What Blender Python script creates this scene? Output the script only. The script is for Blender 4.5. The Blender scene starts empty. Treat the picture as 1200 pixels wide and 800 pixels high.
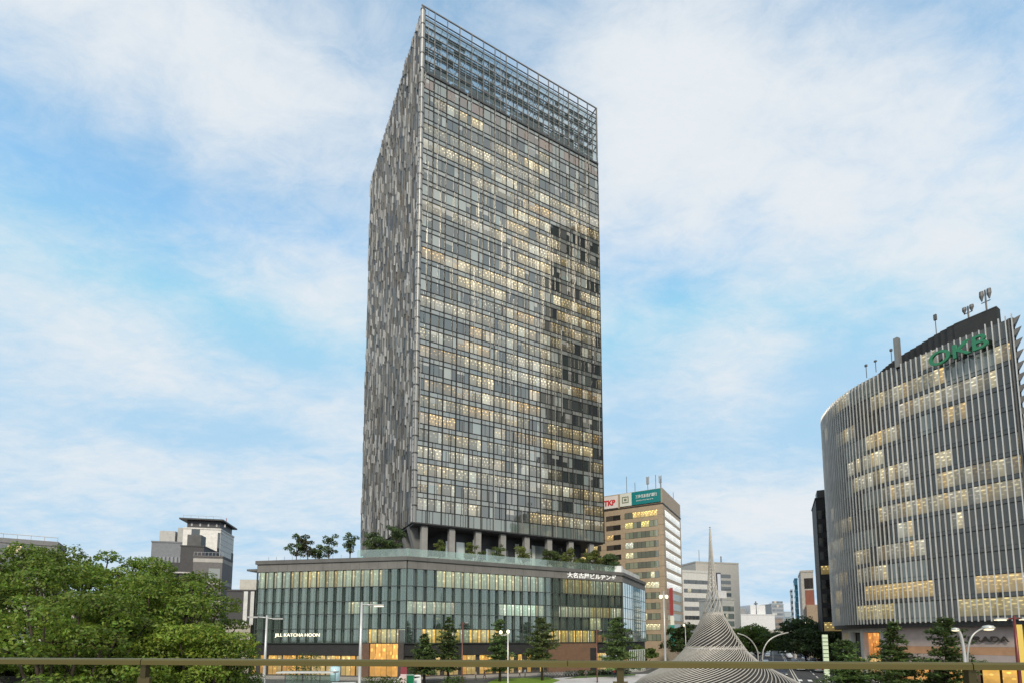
import bpy, math, random
import numpy as np

random.seed(7)
RNG = np.random.default_rng(7)
scene = bpy.context.scene
COL = scene.collection
R = math.radians
PI = math.pi

# ------------------------------------------------------------------ camera
PITCH = 5.5
CAM_H = 8.0
cam_d = bpy.data.cameras.new('camera')
cam = bpy.data.objects.new('camera', cam_d)
COL.objects.link(cam)
cam.location = (0, 0, CAM_H)
cam.rotation_euler = (R(90 + PITCH), 0, 0)
cam_d.sensor_width = 36
cam_d.lens = 18.0
cam_d.shift_y = 289 / 1200
cam_d.clip_start = 0.1
cam_d.clip_end = 20000
scene.camera = cam

# ------------------------------------------------------------------ light, sky, exposure
SUN_EL, SUN_AZ = 38.0, 182.0        # azimuth clockwise from +Y (high behind the camera)
sun_d = bpy.data.lights.new('sun', 'SUN')
sun_d.energy = 2.1
sun_d.angle = R(10)
sun_d.color = (1.0, 0.90, 0.74)
sun = bpy.data.objects.new('sun', sun_d)
COL.objects.link(sun)
sun.rotation_euler = (R(90 - SUN_EL), 0, R(180 - SUN_AZ))
scene.view_settings.view_transform = 'Standard'
scene.view_settings.look = 'None'
scene.view_settings.gamma = 1
scene.view_settings.exposure = 0.5
scene.view_settings.use_curve_mapping = False

world = bpy.data.worlds.new('World')
scene.world = world
world.use_nodes = True


def build_sky():
    nt = world.node_tree
    N, L = nt.nodes, nt.links
    N.clear()

    def m(op, a, b=None, c=None):
        n = N.new('ShaderNodeMath')
        n.operation = op
        for i, v in enumerate((a, b, c)):
            if v is None:
                continue
            if isinstance(v, (int, float)):
                n.inputs[i].default_value = v
            else:
                L.new(v, n.inputs[i])
        return n.outputs[0]

    tc = N.new('ShaderNodeTexCoord')
    sp = N.new('ShaderNodeSeparateXYZ')
    L.new(tc.outputs['Generated'], sp.inputs[0])
    x, y, z = sp.outputs
    az = m('MULTIPLY', m('ARCTAN2', x, y), 180 / PI)
    el = m('MULTIPLY', m('ARCSINE', z), 180 / PI)
    sky = N.new('ShaderNodeTexSky')
    sky.sky_type = 'NISHITA'
    sky.sun_disc = False
    sky.sun_elevation = R(SUN_EL)
    sky.sun_rotation = R(SUN_AZ)
    sky.air_density = 1.0
    sky.dust_density = 0.6
    sky.ozone_density = 2.0
    # cloud deck: direction projected on a plane overhead, broken up by noise
    zz = m('ADD', m('MAXIMUM', z, 0.0), 0.22)
    cb = N.new('ShaderNodeCombineXYZ')
    L.new(m('DIVIDE', x, zz), cb.inputs[0])
    L.new(m('MULTIPLY', m('DIVIDE', y, zz), 1.5), cb.inputs[1])
    cb.inputs[2].default_value = 3.7

    def noise(scale, detail, rough, dist=0.0, off=0.0):
        mp = N.new('ShaderNodeMapping')
        mp.inputs['Location'].default_value = (off, off * .6, off * .3)
        L.new(cb.outputs[0], mp.inputs[0])
        n = N.new('ShaderNodeTexNoise')
        n.inputs['Scale'].default_value = scale
        n.inputs['Detail'].default_value = detail
        n.inputs['Roughness'].default_value = rough
        n.inputs['Distortion'].default_value = dist
        L.new(mp.outputs[0], n.inputs['Vector'])
        return n.outputs['Fac']
    n1 = noise(1.3, 8, 0.55, 0.5, 1.0)
    n2 = noise(4.5, 8, 0.62, 0.4, 5.0)
    n3 = noise(11.0, 8, 0.68, 0.5, 2.0)
    dens = m('ADD', m('MULTIPLY', m('SUBTRACT', n1, .5), 1.0), m('MULTIPLY', m('SUBTRACT', n2, .5), 0.85))
    dens = m('ADD', dens, m('SUBTRACT', m('MULTIPLY', m('SUBTRACT', n3, .5), 0.62), .04))
    # cloud banks and clear patches where the sky has them (azimuth, elevation, half widths, weight)
    banks = [(-35, 46, 22, 7, .55), (-22, 33, 12, 3.6, .42), (-40, 25, 10, 4.5, .30), (-12, 23.5, 12, 3.5, .30),
             (-38, 14, 14, 4, .22), (-14, 16, 12, 4, .26), (-8, 38, 6, 4, .30), (14, 48, 16, 9, .62),
             (33, 43, 18, 9, .50), (25, 26, 9, 5, .48), (45, 31, 8, 4, .36), (28, 12.5, 12, 3.2, .42),
             (40, 36, 12, 5, .25), (-40, 36, 7, 4, -.22), (-26, 28, 9, 2.5, -.24), (-12, 29, 6, 3, -.25),
             (-30, 20, 10, 2.5, -.20), (19, 33.5, 4, 3, -.32), (16, 22, 5, 3.5, -.16), (34, 24, 5, 4, -.30), (33, 19, 9, 2.5, -.35),
             (13, 17, 4, 3, -.22), (25.5, 38.5, 3, 1.5, -.22), (-5, 45, 3.2, 4, -.3)]
    for a, e, wa, we, k in banks:
        d = m('ADD', m('POWER', m('DIVIDE', m('SUBTRACT', az, a), wa), 2.0),
              m('POWER', m('DIVIDE', m('SUBTRACT', el, e), we), 2.0))
        dens = m('ADD', dens, m('MULTIPLY', m('EXPONENT', m('MULTIPLY', d, -1.0)), k))
    # whiter towards the horizon; broken cloud over the rest of the sky dome
    dens = m('ADD', dens, m('MULTIPLY', m('EXPONENT', m('MULTIPLY', m('MAXIMUM', el, 0.0), -0.09)), 0.32))
    back = m('MULTIPLY', m('SUBTRACT', m('ABSOLUTE', az), 60.0), 0.01)
    dens = m('ADD', dens, m('MINIMUM', m('MAXIMUM', back, 0.0), 0.34))
    mr = N.new('ShaderNodeMapRange')
    mr.interpolation_type = 'SMOOTHSTEP'
    L.new(dens, mr.inputs[0])
    mr.inputs[1].default_value = -0.30
    mr.inputs[2].default_value = 0.66
    mr.inputs[3].default_value = 0.0
    mr.inputs[4].default_value = 1.0
    blue = N.new('ShaderNodeMix')
    blue.data_type = 'RGBA'
    blue.blend_type = 'MULTIPLY'
    blue.inputs[0].default_value = 1.0
    L.new(sky.outputs[0], blue.inputs[6])
    blue.inputs[7].default_value = (2.3, 2.75, 2.35, 1)
    mix = N.new('ShaderNodeMix')
    mix.data_type = 'RGBA'
    L.new(mr.outputs[0], mix.inputs[0])
    lim = N.new('ShaderNodeVectorMath')
    lim.operation = 'MINIMUM'
    L.new(blue.outputs[2], lim.inputs[0])
    lim.inputs[1].default_value = (3.05, 4.75, 6.25)
    L.new(lim.outputs[0], mix.inputs[6])
    mix.inputs[7].default_value = (5.65, 6.0, 6.3, 1)
    bg = N.new('ShaderNodeBackground')
    bg.inputs[1].default_value = 0.1
    L.new(mix.outputs[2], bg.inputs[0])
    out = N.new('ShaderNodeOutputWorld')
    L.new(bg.outputs[0], out.inputs[0])


build_sky()

# ------------------------------------------------------------------ projection helper (photo measurements -> metres)
TC, TS = math.cos(R(PITCH)), math.sin(R(PITCH))


def ray(x, y):
    v = 689 - y
    return (x - 600, 600 * TC - v * TS, 600 * TS + v * TC)


def at(x, y, Y):
    r = ray(x, y)
    k = Y / r[1]
    return (r[0] * k, Y, CAM_H + r[2] * k)


# ------------------------------------------------------------------ materials
def new_mat(name):
    m = bpy.data.materials.new(name)
    m.use_nodes = True
    nt = m.node_tree
    nt.nodes.clear()
    out = nt.nodes.new('ShaderNodeOutputMaterial')
    return m, nt, nt.nodes, nt.links, out


def attr_mat(name, rough=.6, metal=0.0, nscale=1.5, namp=.25, bump=0.0, bscale=8.0, spec=.5, stretch=(1, 1, 1), extra=None):
    """colour from the face attribute 'col', broken up by world-space noise (weathering)"""
    m, nt, N, L, out = new_mat(name)
    b = N.new('ShaderNodeBsdfPrincipled')
    b.inputs['Roughness'].default_value = rough
    b.inputs['Metallic'].default_value = metal
    b.inputs['Specular IOR Level'].default_value = spec
    a = N.new('ShaderNodeAttribute')
    a.attribute_name = 'col'
    tc = N.new('ShaderNodeTexCoord')
    mp = N.new('ShaderNodeMapping')
    mp.inputs['Scale'].default_value = stretch
    L.new(tc.outputs['Object'], mp.inputs[0])
    n = N.new('ShaderNodeTexNoise')
    n.inputs['Scale'].default_value = nscale
    n.inputs['Detail'].default_value = 6
    n.inputs['Roughness'].default_value = .65
    L.new(mp.outputs[0], n.inputs['Vector'])
    mr = N.new('ShaderNodeMapRange')
    mr.inputs[1].default_value = .25
    mr.inputs[2].default_value = .75
    mr.inputs[3].default_value = 1 - namp
    mr.inputs[4].default_value = 1 + namp
    L.new(n.outputs['Fac'], mr.inputs[0])
    vm = N.new('ShaderNodeVectorMath')
    vm.operation = 'SCALE'
    L.new(a.outputs['Color'], vm.inputs[0])
    L.new(mr.outputs[0], vm.inputs['Scale'])
    L.new(vm.outputs[0], b.inputs['Base Color'])
    if bump:
        n2 = N.new('ShaderNodeTexNoise')
        n2.inputs['Scale'].default_value = bscale
        n2.inputs['Detail'].default_value = 5
        L.new(mp.outputs[0], n2.inputs['Vector'])
        bp = N.new('ShaderNodeBump')
        bp.inputs['Strength'].default_value = bump
        bp.inputs['Distance'].default_value = .05
        L.new(n2.outputs['Fac'], bp.inputs['Height'])
        L.new(bp.outputs[0], b.inputs['Normal'])
    L.new(b.outputs[0], out.inputs[0])
    return m


def window_mat(name, r0=.16, r1=.9, rough=.03, gcol=(.92, .97, .96), wave=.02, dots=3.2, wscale=.35, rows=3.4, flat=1.0):
    """coated window glass: dark or lit room behind (face attributes col / emi), sky mirrored in front"""
    m, nt, N, L, out = new_mat(name)
    a = N.new('ShaderNodeAttribute')
    a.attribute_name = 'col'
    e = N.new('ShaderNodeAttribute')
    e.attribute_name = 'emi'
    uv = N.new('ShaderNodeUVMap')
    uv.uv_map = 'uv'
    sp = N.new('ShaderNodeSeparateXYZ')
    L.new(uv.outputs[0], sp.inputs[0])

    def mm(op, p, q=None, r=None):
        n = N.new('ShaderNodeMath')
        n.operation = op
        for i, v in enumerate((p, q, r)):
            if v is None:
                continue
            if isinstance(v, (int, float)):
                n.inputs[i].default_value = v
            else:
                L.new(v, n.inputs[i])
        return n.outputs[0]
    # rows of ceiling lamps seen through the glass
    fy = mm('MULTIPLY', sp.outputs[1], rows)
    fx = mm('ADD', mm('MULTIPLY', sp.outputs[0], .95), mm('MULTIPLY', mm('FLOOR', fy), .37))
    dx = mm('SUBTRACT', mm('FRACT', fx), .5)
    dy = mm('SUBTRACT', mm('FRACT', fy), .5)
    dd = mm('ADD', mm('MULTIPLY', mm('MULTIPLY', dx, dx), flat), mm('MULTIPLY', dy, dy))
    dot = N.new('ShaderNodeMapRange')
    dot.interpolation_type = 'SMOOTHSTEP'
    dot.inputs[1].default_value = .012
    dot.inputs[2].default_value = .055
    dot.inputs[3].default_value = dots
    dot.inputs[4].default_value = 0
    L.new(dd, dot.inputs[0])
    up = N.new('ShaderNodeMapRange')
    up.inputs[1].default_value = .15
    up.inputs[2].default_value = .75
    up.inputs[3].default_value = .0
    up.inputs[4].default_value = 1.0
    L.new(sp.outputs[1], up.inputs[0])
    nz = N.new('ShaderNodeTexNoise')
    nz.inputs['Scale'].default_value = 1.1
    nz.inputs['Detail'].default_value = 3
    tcn = N.new('ShaderNodeTexCoord')
    L.new(tcn.outputs['Object'], nz.inputs['Vector'])
    room = mm('ADD', mm('MULTIPLY', mm('ADD', mm('MULTIPLY', nz.outputs['Fac'], .7), .38), mm('ADD', mm('MULTIPLY', sp.outputs[1], .5), .62)), mm('MULTIPLY', mm('MULTIPLY', dot.outputs[0], up.outputs[0]), 1.0))
    em = N.new('ShaderNodeVectorMath')
    em.operation = 'SCALE'
    L.new(e.outputs['Color'], em.inputs[0])
    L.new(room, em.inputs['Scale'])
    b = N.new('ShaderNodeBsdfPrincipled')
    b.inputs['Roughness'].default_value = .5
    b.inputs['Specular IOR Level'].default_value = 0
    b.inputs['Emission Strength'].default_value = 1
    L.new(a.outputs['Color'], b.inputs['Base Color'])
    L.new(em.outputs[0], b.inputs['Emission Color'])
    g = N.new('ShaderNodeBsdfGlossy')
    g.inputs['Roughness'].default_value = rough
    g.inputs['Color'].default_value = (*gcol, 1)
    n2 = N.new('ShaderNodeTexNoise')
    n2.inputs['Scale'].default_value = wscale
    n2.inputs['Detail'].default_value = 2
    L.new(tcn.outputs['Object'], n2.inputs['Vector'])
    bp = N.new('ShaderNodeBump')
    bp.inputs['Strength'].default_value = wave
    bp.inputs['Distance'].default_value = .6
    L.new(n2.outputs['Fac'], bp.inputs['Height'])
    L.new(bp.outputs[0], g.inputs['Normal'])
    lw = N.new('ShaderNodeLayerWeight')
    lw.inputs['Blend'].default_value = .35
    fr = N.new('ShaderNodeMapRange')
    fr.inputs[3].default_value = r0
    fr.inputs[4].default_value = r1
    L.new(lw.outputs['Fresnel'], fr.inputs[0])
    mx = N.new('ShaderNodeMixShader')
    L.new(fr.outputs[0], mx.inputs[0])
    L.new(b.outputs[0], mx.inputs[1])
    L.new(g.outputs[0], mx.inputs[2])
    L.new(mx.outputs[0], out.inputs[0])
    return m


def clear_glass_mat(name, tint=(.8, .9, .86), refl=.12, body=.0, bodycol=(.3, .4, .36)):
    m, nt, N, L, out = new_mat(name)
    t = N.new('ShaderNodeBsdfTransparent')
    t.inputs[0].default_value = (*tint, 1)
    g = N.new('ShaderNodeBsdfGlossy')
    g.inputs['Roughness'].default_value = .04
    g.inputs['Color'].default_value = (.92, .96, .92, 1) if refl else (1, 1, 1, 1)
    d = N.new('ShaderNodeBsdfDiffuse')
    d.inputs[0].default_value = (*bodycol, 1)
    m1 = N.new('ShaderNodeMixShader')
    m1.inputs[0].default_value = body
    L.new(t.outputs[0], m1.inputs[1])
    L.new(d.outputs[0], m1.inputs[2])
    lw = N.new('ShaderNodeLayerWeight')
    lw.inputs['Blend'].default_value = .25
    fr = N.new('ShaderNodeMapRange')
    fr.inputs[3].default_value = refl
    fr.inputs[4].default_value = .9 if refl else .06
    L.new(lw.outputs['Fresnel'], fr.inputs[0])
    m2 = N.new('ShaderNodeMixShader')
    L.new(fr.outputs[0], m2.inputs[0])
    L.new(m1.outputs[0], m2.inputs[1])
    L.new(g.outputs[0], m2.inputs[2])
    L.new(m2.outputs[0], out.inputs[0])
    return m


def emit_mat(name, col, strength):
    m, nt, N, L, out = new_mat(name)
    b = N.new('ShaderNodeBsdfPrincipled')
    b.inputs['Base Color'].default_value = (.8, .8, .75, 1)
    b.inputs['Emission Color'].default_value = (*col, 1)
    b.inputs['Emission Strength'].default_value = strength
    L.new(b.outputs[0], out.inputs[0])
    return m


def leaf_mat(name):
    m, nt, N, L, out = new_mat(name)
    a = N.new('ShaderNodeAttribute')
    a.attribute_name = 'col'
    d = N.new('ShaderNodeBsdfPrincipled')
    d.inputs['Roughness'].default_value = .5
    d.inputs['Specular IOR Level'].default_value = .35
    L.new(a.outputs['Color'], d.inputs['Base Color'])
    t = N.new('ShaderNodeBsdfTranslucent')
    hs = N.new('ShaderNodeHueSaturation')
    hs.inputs['Value'].default_value = 1.3
    L.new(a.outputs['Color'], hs.inputs['Color'])
    L.new(hs.outputs[0], t.inputs[0])
    mx = N.new('ShaderNodeMixShader')
    mx.inputs[0].default_value = .38
    L.new(d.outputs[0], mx.inputs[1])
    L.new(t.outputs[0], mx.inputs[2])
    L.new(mx.outputs[0], out.inputs[0])
    return m


M = {
    'stone': attr_mat('stone', .75, 0, .4, .22, .25, 6),
    'tile': attr_mat('facade_tile', .6, 0, 1.2, .18, .15, 9),
    'metal': attr_mat('painted_metal', .38, .35, .6, .12),
    'dark': attr_mat('dark_metal', .5, .2, .8, .25),
    'clad': attr_mat('cladding_metal', .38, .25, .5, .15),
    'steel': attr_mat('steel_tube', .5, .15, 2.0, .15),
    'paint': attr_mat('gloss_paint', .22, .0, .8, .06, spec=.6),
    'matte': attr_mat('matte_surface', .85, 0, 1.2, .2, .2, 10),
    'bronze': attr_mat('bronze_anodised_metal', .36, .75, 6.0, .10, stretch=(.15, 1, 1)),
    'sign': attr_mat('sign_panel', .4, 0, .7, .05),
    'bark': attr_mat('bark', .9, 0, 5, .35, .6, 14),
    'ground': attr_mat('asphalt', .9, 0, .12, .28, .4, 5),
    'paving': attr_mat('paving', .8, 0, .5, .2, .2, 4),
    'grass': attr_mat('grass_blades', .8, 0, .8, .4, .6, 6),
    'win': window_mat('window_glass', .21, .85, gcol=(.97, .96, .89)),
    'winb': window_mat('bronze_window_glass', .12, .8, .05, (.9, .9, .85)),
    'winp': window_mat('podium_window_glass', .10, .8, .03, (.88, .95, .90), dots=.9),
    'wino': window_mat('clear_office_glass', .075, .7, .03, (.92, .96, .93), dots=1.5, rows=4.6, flat=.3),
    'skin': clear_glass_mat('green_double_skin_glass', (.84, .93, .88), .11, .05, (.34, .42, .38)),
    'balu': clear_glass_mat('balustrade_glass', (.84, .94, .90), .12, .09, (.55, .68, .62)),
    'crownglass': clear_glass_mat('tinted_crown_glass', (.62, .68, .68), .10, .06, (.20, .24, .24)),
    'railglass': clear_glass_mat('clear_rail_glass', (.97, .985, .98), .0, .0),
    'leaf': leaf_mat('leaf'),
    'lampon': emit_mat('lamp_glow', (1, .84, .5), .9),
    'warmsign': emit_mat('lit_lettering', (1, .86, .55), .8),
    'whitesign': emit_mat('lit_white_letters', (1, 1, 1), .25),
}


# ------------------------------------------------------------------ mesh builder
def frame(ox, oy, ang, out=1, oz=0.0):
    """facade frame: u along the wall, v out of the wall, z up"""
    a = R(ang)
    ux, uy = math.cos(a), math.sin(a)
    nx, ny = (math.sin(a), -math.cos(a)) if out > 0 else (-math.sin(a), math.cos(a))
    return lambda u, v, z: (ox + u * ux + v * nx, oy + u * uy + v * ny, oz + z)


IDENT = lambda u, v, z: (u, v, z)


class MB:
    def __init__(self, f=None):
        self.v, self.f, self.c, self.e, self.uv = [], [], [], [], []
        self.fr = f or IDENT

    def face(self, idx, col, emi=(0, 0, 0), uv=None):
        self.f.append(idx)
        self.c.append(col)
        self.e.append(emi)
        self.uv.append(uv or [(0, 0)] * len(idx))

    def quad(self, p, col, emi=(0, 0, 0), uv=None):
        b = len(self.v)
        self.v += [self.fr(*q) for q in p]
        self.face(list(range(b, b + len(p))), col, emi, uv)

    def pane(self, u0, u1, z0, z1, v, col, emi=(0, 0, 0), tilt=0.0):
        k, o, t = random.uniform(.7, 1.35), random.uniform(0, 40), random.uniform(-.22, .18)
        self.quad([(u0, v, z0), (u1, v + tilt, z0), (u1, v + tilt, z1), (u0, v, z1)], col, emi,
                  [(u0 * k + o, t), (u1 * k + o, t), (u1 * k + o, 1 + t), (u0 * k + o, 1 + t)])

    def box(self, u0, u1, v0, v1, z0, z1, col, emi=(0, 0, 0)):
        b = len(self.v)
        for z in (z0, z1):
            for u, v in ((u0, v0), (u1, v0), (u1, v1), (u0, v1)):
                self.v.append(self.fr(u, v, z))
        for q in ((0, 3, 2, 1), (4, 5, 6, 7), (0, 1, 5, 4), (1, 2, 6, 5), (2, 3, 7, 6), (3, 0, 4, 7)):
            self.face([b + i for i in q], col, emi)

    def prism(self, poly, z0, z1, col, top=None):
        b = len(self.v)
        n = len(poly)
        for z in (z0, z1):
            for u, v in poly:
                self.v.append(self.fr(u, v, z))
        for i in range(n):
            j = (i + 1) % n
            self.face([b + i, b + j, b + n + j, b + n + i], col)
        self.face([b + n + i for i in range(n)], top or col)
        self.face([b + n - 1 - i for i in range(n)], col)

    def tube(self, pts, rad, n=8, col=(.3, .3, .3), emi=(0, 0, 0), cap=True):
        pts = [np.array(self.fr(*p), float) for p in pts]
        if isinstance(rad, (int, float)):
            rad = [rad] * len(pts)
        rings = []
        up = None
        for i, p in enumerate(pts):
            t = pts[min(i + 1, len(pts) - 1)] - pts[max(i - 1, 0)]
            t = t / (np.linalg.norm(t) + 1e-9)
            if up is None or abs(np.dot(up, t)) > .98:
                up = np.array((0, 0, 1.0)) if abs(t[2]) < .9 else np.array((1.0, 0, 0))
            s = np.cross(t, up)
            s /= np.linalg.norm(s) + 1e-9
            up = np.cross(s, t)
            b = len(self.v)
            for k in range(n):
                a = 2 * PI * k / n
                self.v.append(tuple(p + rad[i] * (math.cos(a) * s + math.sin(a) * up)))
            rings.append(b)
        for i in range(len(rings) - 1):
            a, b = rings[i], rings[i + 1]
            for k in range(n):
                k2 = (k + 1) % n
                self.face([a + k, a + k2, b + k2, b + k], col, emi)
        if cap:
            self.face([rings[0] + n - 1 - k for k in range(n)], col, emi)
            self.face([rings[-1] + k for k in range(n)], col, emi)

    def lathe(self, prof, cx=0, cy=0, n=12, col=(.3, .3, .3), emi=(0, 0, 0)):
        rings = []
        for r, z in prof:
            b = len(self.v)
            for k in range(n):
                a = 2 * PI * k / n
                self.v.append(self.fr(cx + r * math.cos(a), cy + r * math.sin(a), z))
            rings.append(b)
        for i in range(len(rings) - 1):
            a, b = rings[i], rings[i + 1]
            for k in range(n):
                k2 = (k + 1) % n
                self.face([a + k, a + k2, b + k2, b + k], col, emi)
        self.face([rings[0] + n - 1 - k for k in range(n)], col, emi)
        self.face([rings[-1] + k for k in range(n)], col, emi)

    def build(self, name, mat, parent=None, smooth=False):
        org = np.array(parent.location) if parent is not None else np.zeros(3)
        if parent is not None and parent.parent is not None:
            org = org + np.array(parent.parent.location)
        me = bpy.data.meshes.new(name)
        me.from_pydata([tuple(np.array(p) - org) for p in self.v], [], self.f)
        a = me.attributes.new('col', 'FLOAT_COLOR', 'FACE')
        a.data.foreach_set('color', np.array([(*c, 1) for c in self.c], np.float32).ravel())
        if any(e != (0, 0, 0) for e in self.e):
            a = me.attributes.new('emi', 'FLOAT_COLOR', 'FACE')
            a.data.foreach_set('color', np.array([(*c, 1) for c in self.e], np.float32).ravel())
        uvl = me.uv_layers.new(name='uv')
        uvl.data.foreach_set('uv', np.array([q for u in self.uv for q in u], np.float32).ravel())
        if smooth:
            me.polygons.foreach_set('use_smooth', [True] * len(me.polygons))
        me.materials.append(M[mat] if isinstance(mat, str) else mat)
        me.update()
        o = bpy.data.objects.new(name, me)
        COL.objects.link(o)
        if parent is not None:
            o.parent = parent
        return o


def tag(o, label, cat, group=None, kind=None):
    o['label'] = label
    o['category'] = cat
    if group:
        o['group'] = group
    if kind:
        o['kind'] = kind
    return o


def thing(name, label, cat, loc=(0, 0, 0), group=None):
    o = bpy.data.objects.new(name, None)
    COL.objects.link(o)
    o.location = loc
    return tag(o, label, cat, group)


def copy_tree(o, loc, rz=0, sc=1.0, label=None):
    r = o.copy()
    COL.objects.link(r)
    r.location = loc
    r.rotation_euler = (0, 0, rz)
    r.scale = (sc, sc, sc) if isinstance(sc, (int, float)) else sc
    if label:
        r['label'] = label
    for ch in list(o.children):
        c = ch.copy()
        COL.objects.link(c)
        c.parent = r
        for g in list(ch.children):
            d = g.copy()
            COL.objects.link(d)
            d.parent = c
    return r


def move_tree(o, loc, rz=0, sc=1.0):
    o.location = loc
    o.rotation_euler = (0, 0, rz)
    o.scale = (sc, sc, sc) if isinstance(sc, (int, float)) else sc
    return o


def jit(c, a=.12):
    k = 1 + random.uniform(-a, a)
    return tuple(max(0, x * k) for x in c)


def text(body, size, mat, fr, u, z, v, parent, name='lettering', width=None, ext=.06, bold=0.0, vertical=False, uflip=1, align='LEFT'):
    cu = bpy.data.curves.new('t', 'FONT')
    cu.body = '\n'.join(body) if vertical else body
    cu.size = 1
    cu.extrude = ext / size
    cu.offset = bold
    cu.align_x = 'CENTER' if vertical else 'LEFT'
    cu.space_line = .95
    ob = bpy.data.objects.new('t', cu)
    COL.objects.link(ob)
    dg = bpy.context.evaluated_depsgraph_get()
    me = bpy.data.meshes.new_from_object(ob.evaluated_get(dg))
    bpy.data.objects.remove(ob)
    n = len(me.vertices)
    co = np.empty(n * 3, np.float32)
    me.vertices.foreach_get('co', co)
    co = co.reshape(-1, 3)
    w = co[:, 0].max() - co[:, 0].min()
    co[:, 0] -= co[:, 0].min()
    co[:, 1] -= co[:, 1].min()
    sx = size if width is None else width / w
    org = np.array(parent.location) if parent is not None else np.zeros(3)
    if parent is not None and parent.parent is not None:
        org = org + np.array(parent.parent.location)
    out = np.array([np.array(fr(u + uflip * p[0] * sx, v + ext + p[2] * size, z + p[1] * size)) - org for p in co], np.float32)
    me.vertices.foreach_set('co', out.ravel())
    me.materials.clear()
    me.materials.append(M[mat] if isinstance(mat, str) else mat)
    me.name = name
    me.update()
    o = bpy.data.objects.new(name, me)
    COL.objects.link(o)
    if parent is not None:
        o.parent = parent
    return o


def flat_mat(name, col, rough=.4):
    m, nt, N, L, out = new_mat(name)
    b = N.new('ShaderNodeBsdfPrincipled')
    b.inputs['Roughness'].default_value = rough
    n = N.new('ShaderNodeTexNoise')
    n.inputs['Scale'].default_value = 2.0
    mr = N.new('ShaderNodeMix')
    mr.data_type = 'RGBA'
    mr.inputs[6].default_value = (*[c * .9 for c in col], 1)
    mr.inputs[7].default_value = (*[c * 1.08 for c in col], 1)
    L.new(n.outputs['Fac'], mr.inputs[0])
    L.new(mr.outputs[2], b.inputs['Base Color'])
    L.new(b.outputs[0], out.inputs[0])
    return m


M['green_letters'] = flat_mat('green_sign_letters', (.03, .22, .11))
M['white_letters'] = flat_mat('white_sign_letters', (.85, .87, .85))
M['red_letters'] = flat_mat('red_sign_letters', (.6, .05, .06))
M['dark_letters'] = flat_mat('dark_sign_letters', (.03, .025, .02))
M['grey_letters'] = flat_mat('grey_emblem', (.25, .28, .22))

# ------------------------------------------------------------------ ground, roads, paving
AVA = math.degrees(math.atan2(602, 305))     # heading of the avenue


def sheet(name, pts, z, col, mat, fr=None):
    b = MB(fr)
    b.quad([(x, y, z) for x, y in pts], col)
    o = b.build(name, mat)
    o['kind'] = 'structure'
    return o


def slab(name, pts, z0, z1, col, mat):
    b = MB()
    b.prism(pts, z0, z1, col)
    o = b.build(name, mat)
    o['kind'] = 'structure'
    return o


def av(s, t):
    """avenue coordinates: s along it from the plaza, t to its right"""
    a = R(AVA)
    return (39.7 + s * math.cos(a) + t * math.sin(a), 70 + s * math.sin(a) - t * math.cos(a))


sheet('ground', [(-6000, -800), (6000, -800), (6000, 9000), (-6000, 9000)], 0, (.075, .074, .07), 'ground')
sheet('road', [av(-60, -12), av(-60, 12), av(2500, 12), av(2500, -12)], .004, (.05, .05, .052), 'ground')
b = MB()
for lane in (-8, -4, 4, 8):
    s = 20
    while s < 600:
        p = [av(s, lane - .09), av(s, lane + .09), av(s + 5, lane + .09), av(s + 5, lane - .09)]
        b.quad([(x, y, .008) for x, y in p], (.75, .75, .72))
        s += 10
for t in (-.25, .25):
    p = [av(20, t - .08), av(20, t + .08), av(900, t + .08), av(900, t - .08)]
    b.quad([(x, y, .008) for x, y in p], (.7, .68, .6))
for k in range(14):
    t = -11 + k * 1.6
    p = [av(30, t), av(30, t + .7), av(34, t + .7), av(34, t)]
    b.quad([(x, y, .0085) for x, y in p], (.75, .75, .72))
o = b.build('road_markings', 'paving')
o['kind'] = 'structure'
slab('pavement', [av(26, 12.5), av(26, 18), av(900, 18), av(900, 12.5)], 0.0, .13, (.30, .28, .25), 'paving')
slab('pavement', [av(26, -18), av(26, -12.5), av(900, -12.5), av(900, -18)], 0.0, .13, (.30, .28, .25), 'paving')
slab('pavement', [(-60, 103.5), (-21.4, 96), (31, 122.5), (44, 150), (40, 152), (25, 131), (-21, 105), (-58, 112)], .0, .12, (.27, .25, .23), 'paving')
# round island under the spire sculpture, and the light plaza before the tower
CX, CY = 26.9, 68.5
slab('plaza', [(CX + 22 * math.cos(2 * PI * k / 48), CY + 20 * math.sin(2 * PI * k / 48)) for k in range(48)], 0, .14, (.36, .34, .32), 'paving')
slab('plaza', [(2, 82), (20, 88), (31, 106), (30, 114), (14, 106), (2, 97)], 0, .13, (.52, .49, .49), 'paving')
slab('lawn', [(-5, 86), (5, 84), (9, 97), (7, 104), (-3, 100)], 0, .16, (.14, .23, .015), 'grass')
slab('lawn', [(10, 100), (26, 109), (27, 113.5), (14, 107)], 0, .16, (.06, .11, .015), 'grass')
slab('terrace', [(-14, -4), (14, -4), (14, 3.0), (-14, 6.0)], 6.55, 6.75, (.33, .31, .28), 'paving')


# ------------------------------------------------------------------ the glass skyscraper on its podium
WARM = [(.62, .50, .26), (.58, .50, .30), (.66, .56, .34), (.60, .42, .17), (.50, .46, .33), (.54, .50, .38)]


def warm(k=1.0):
    c = random.choice(WARM)
    s = k * random.uniform(.7, 1.15)
    return tuple(x * s for x in c)


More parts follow.
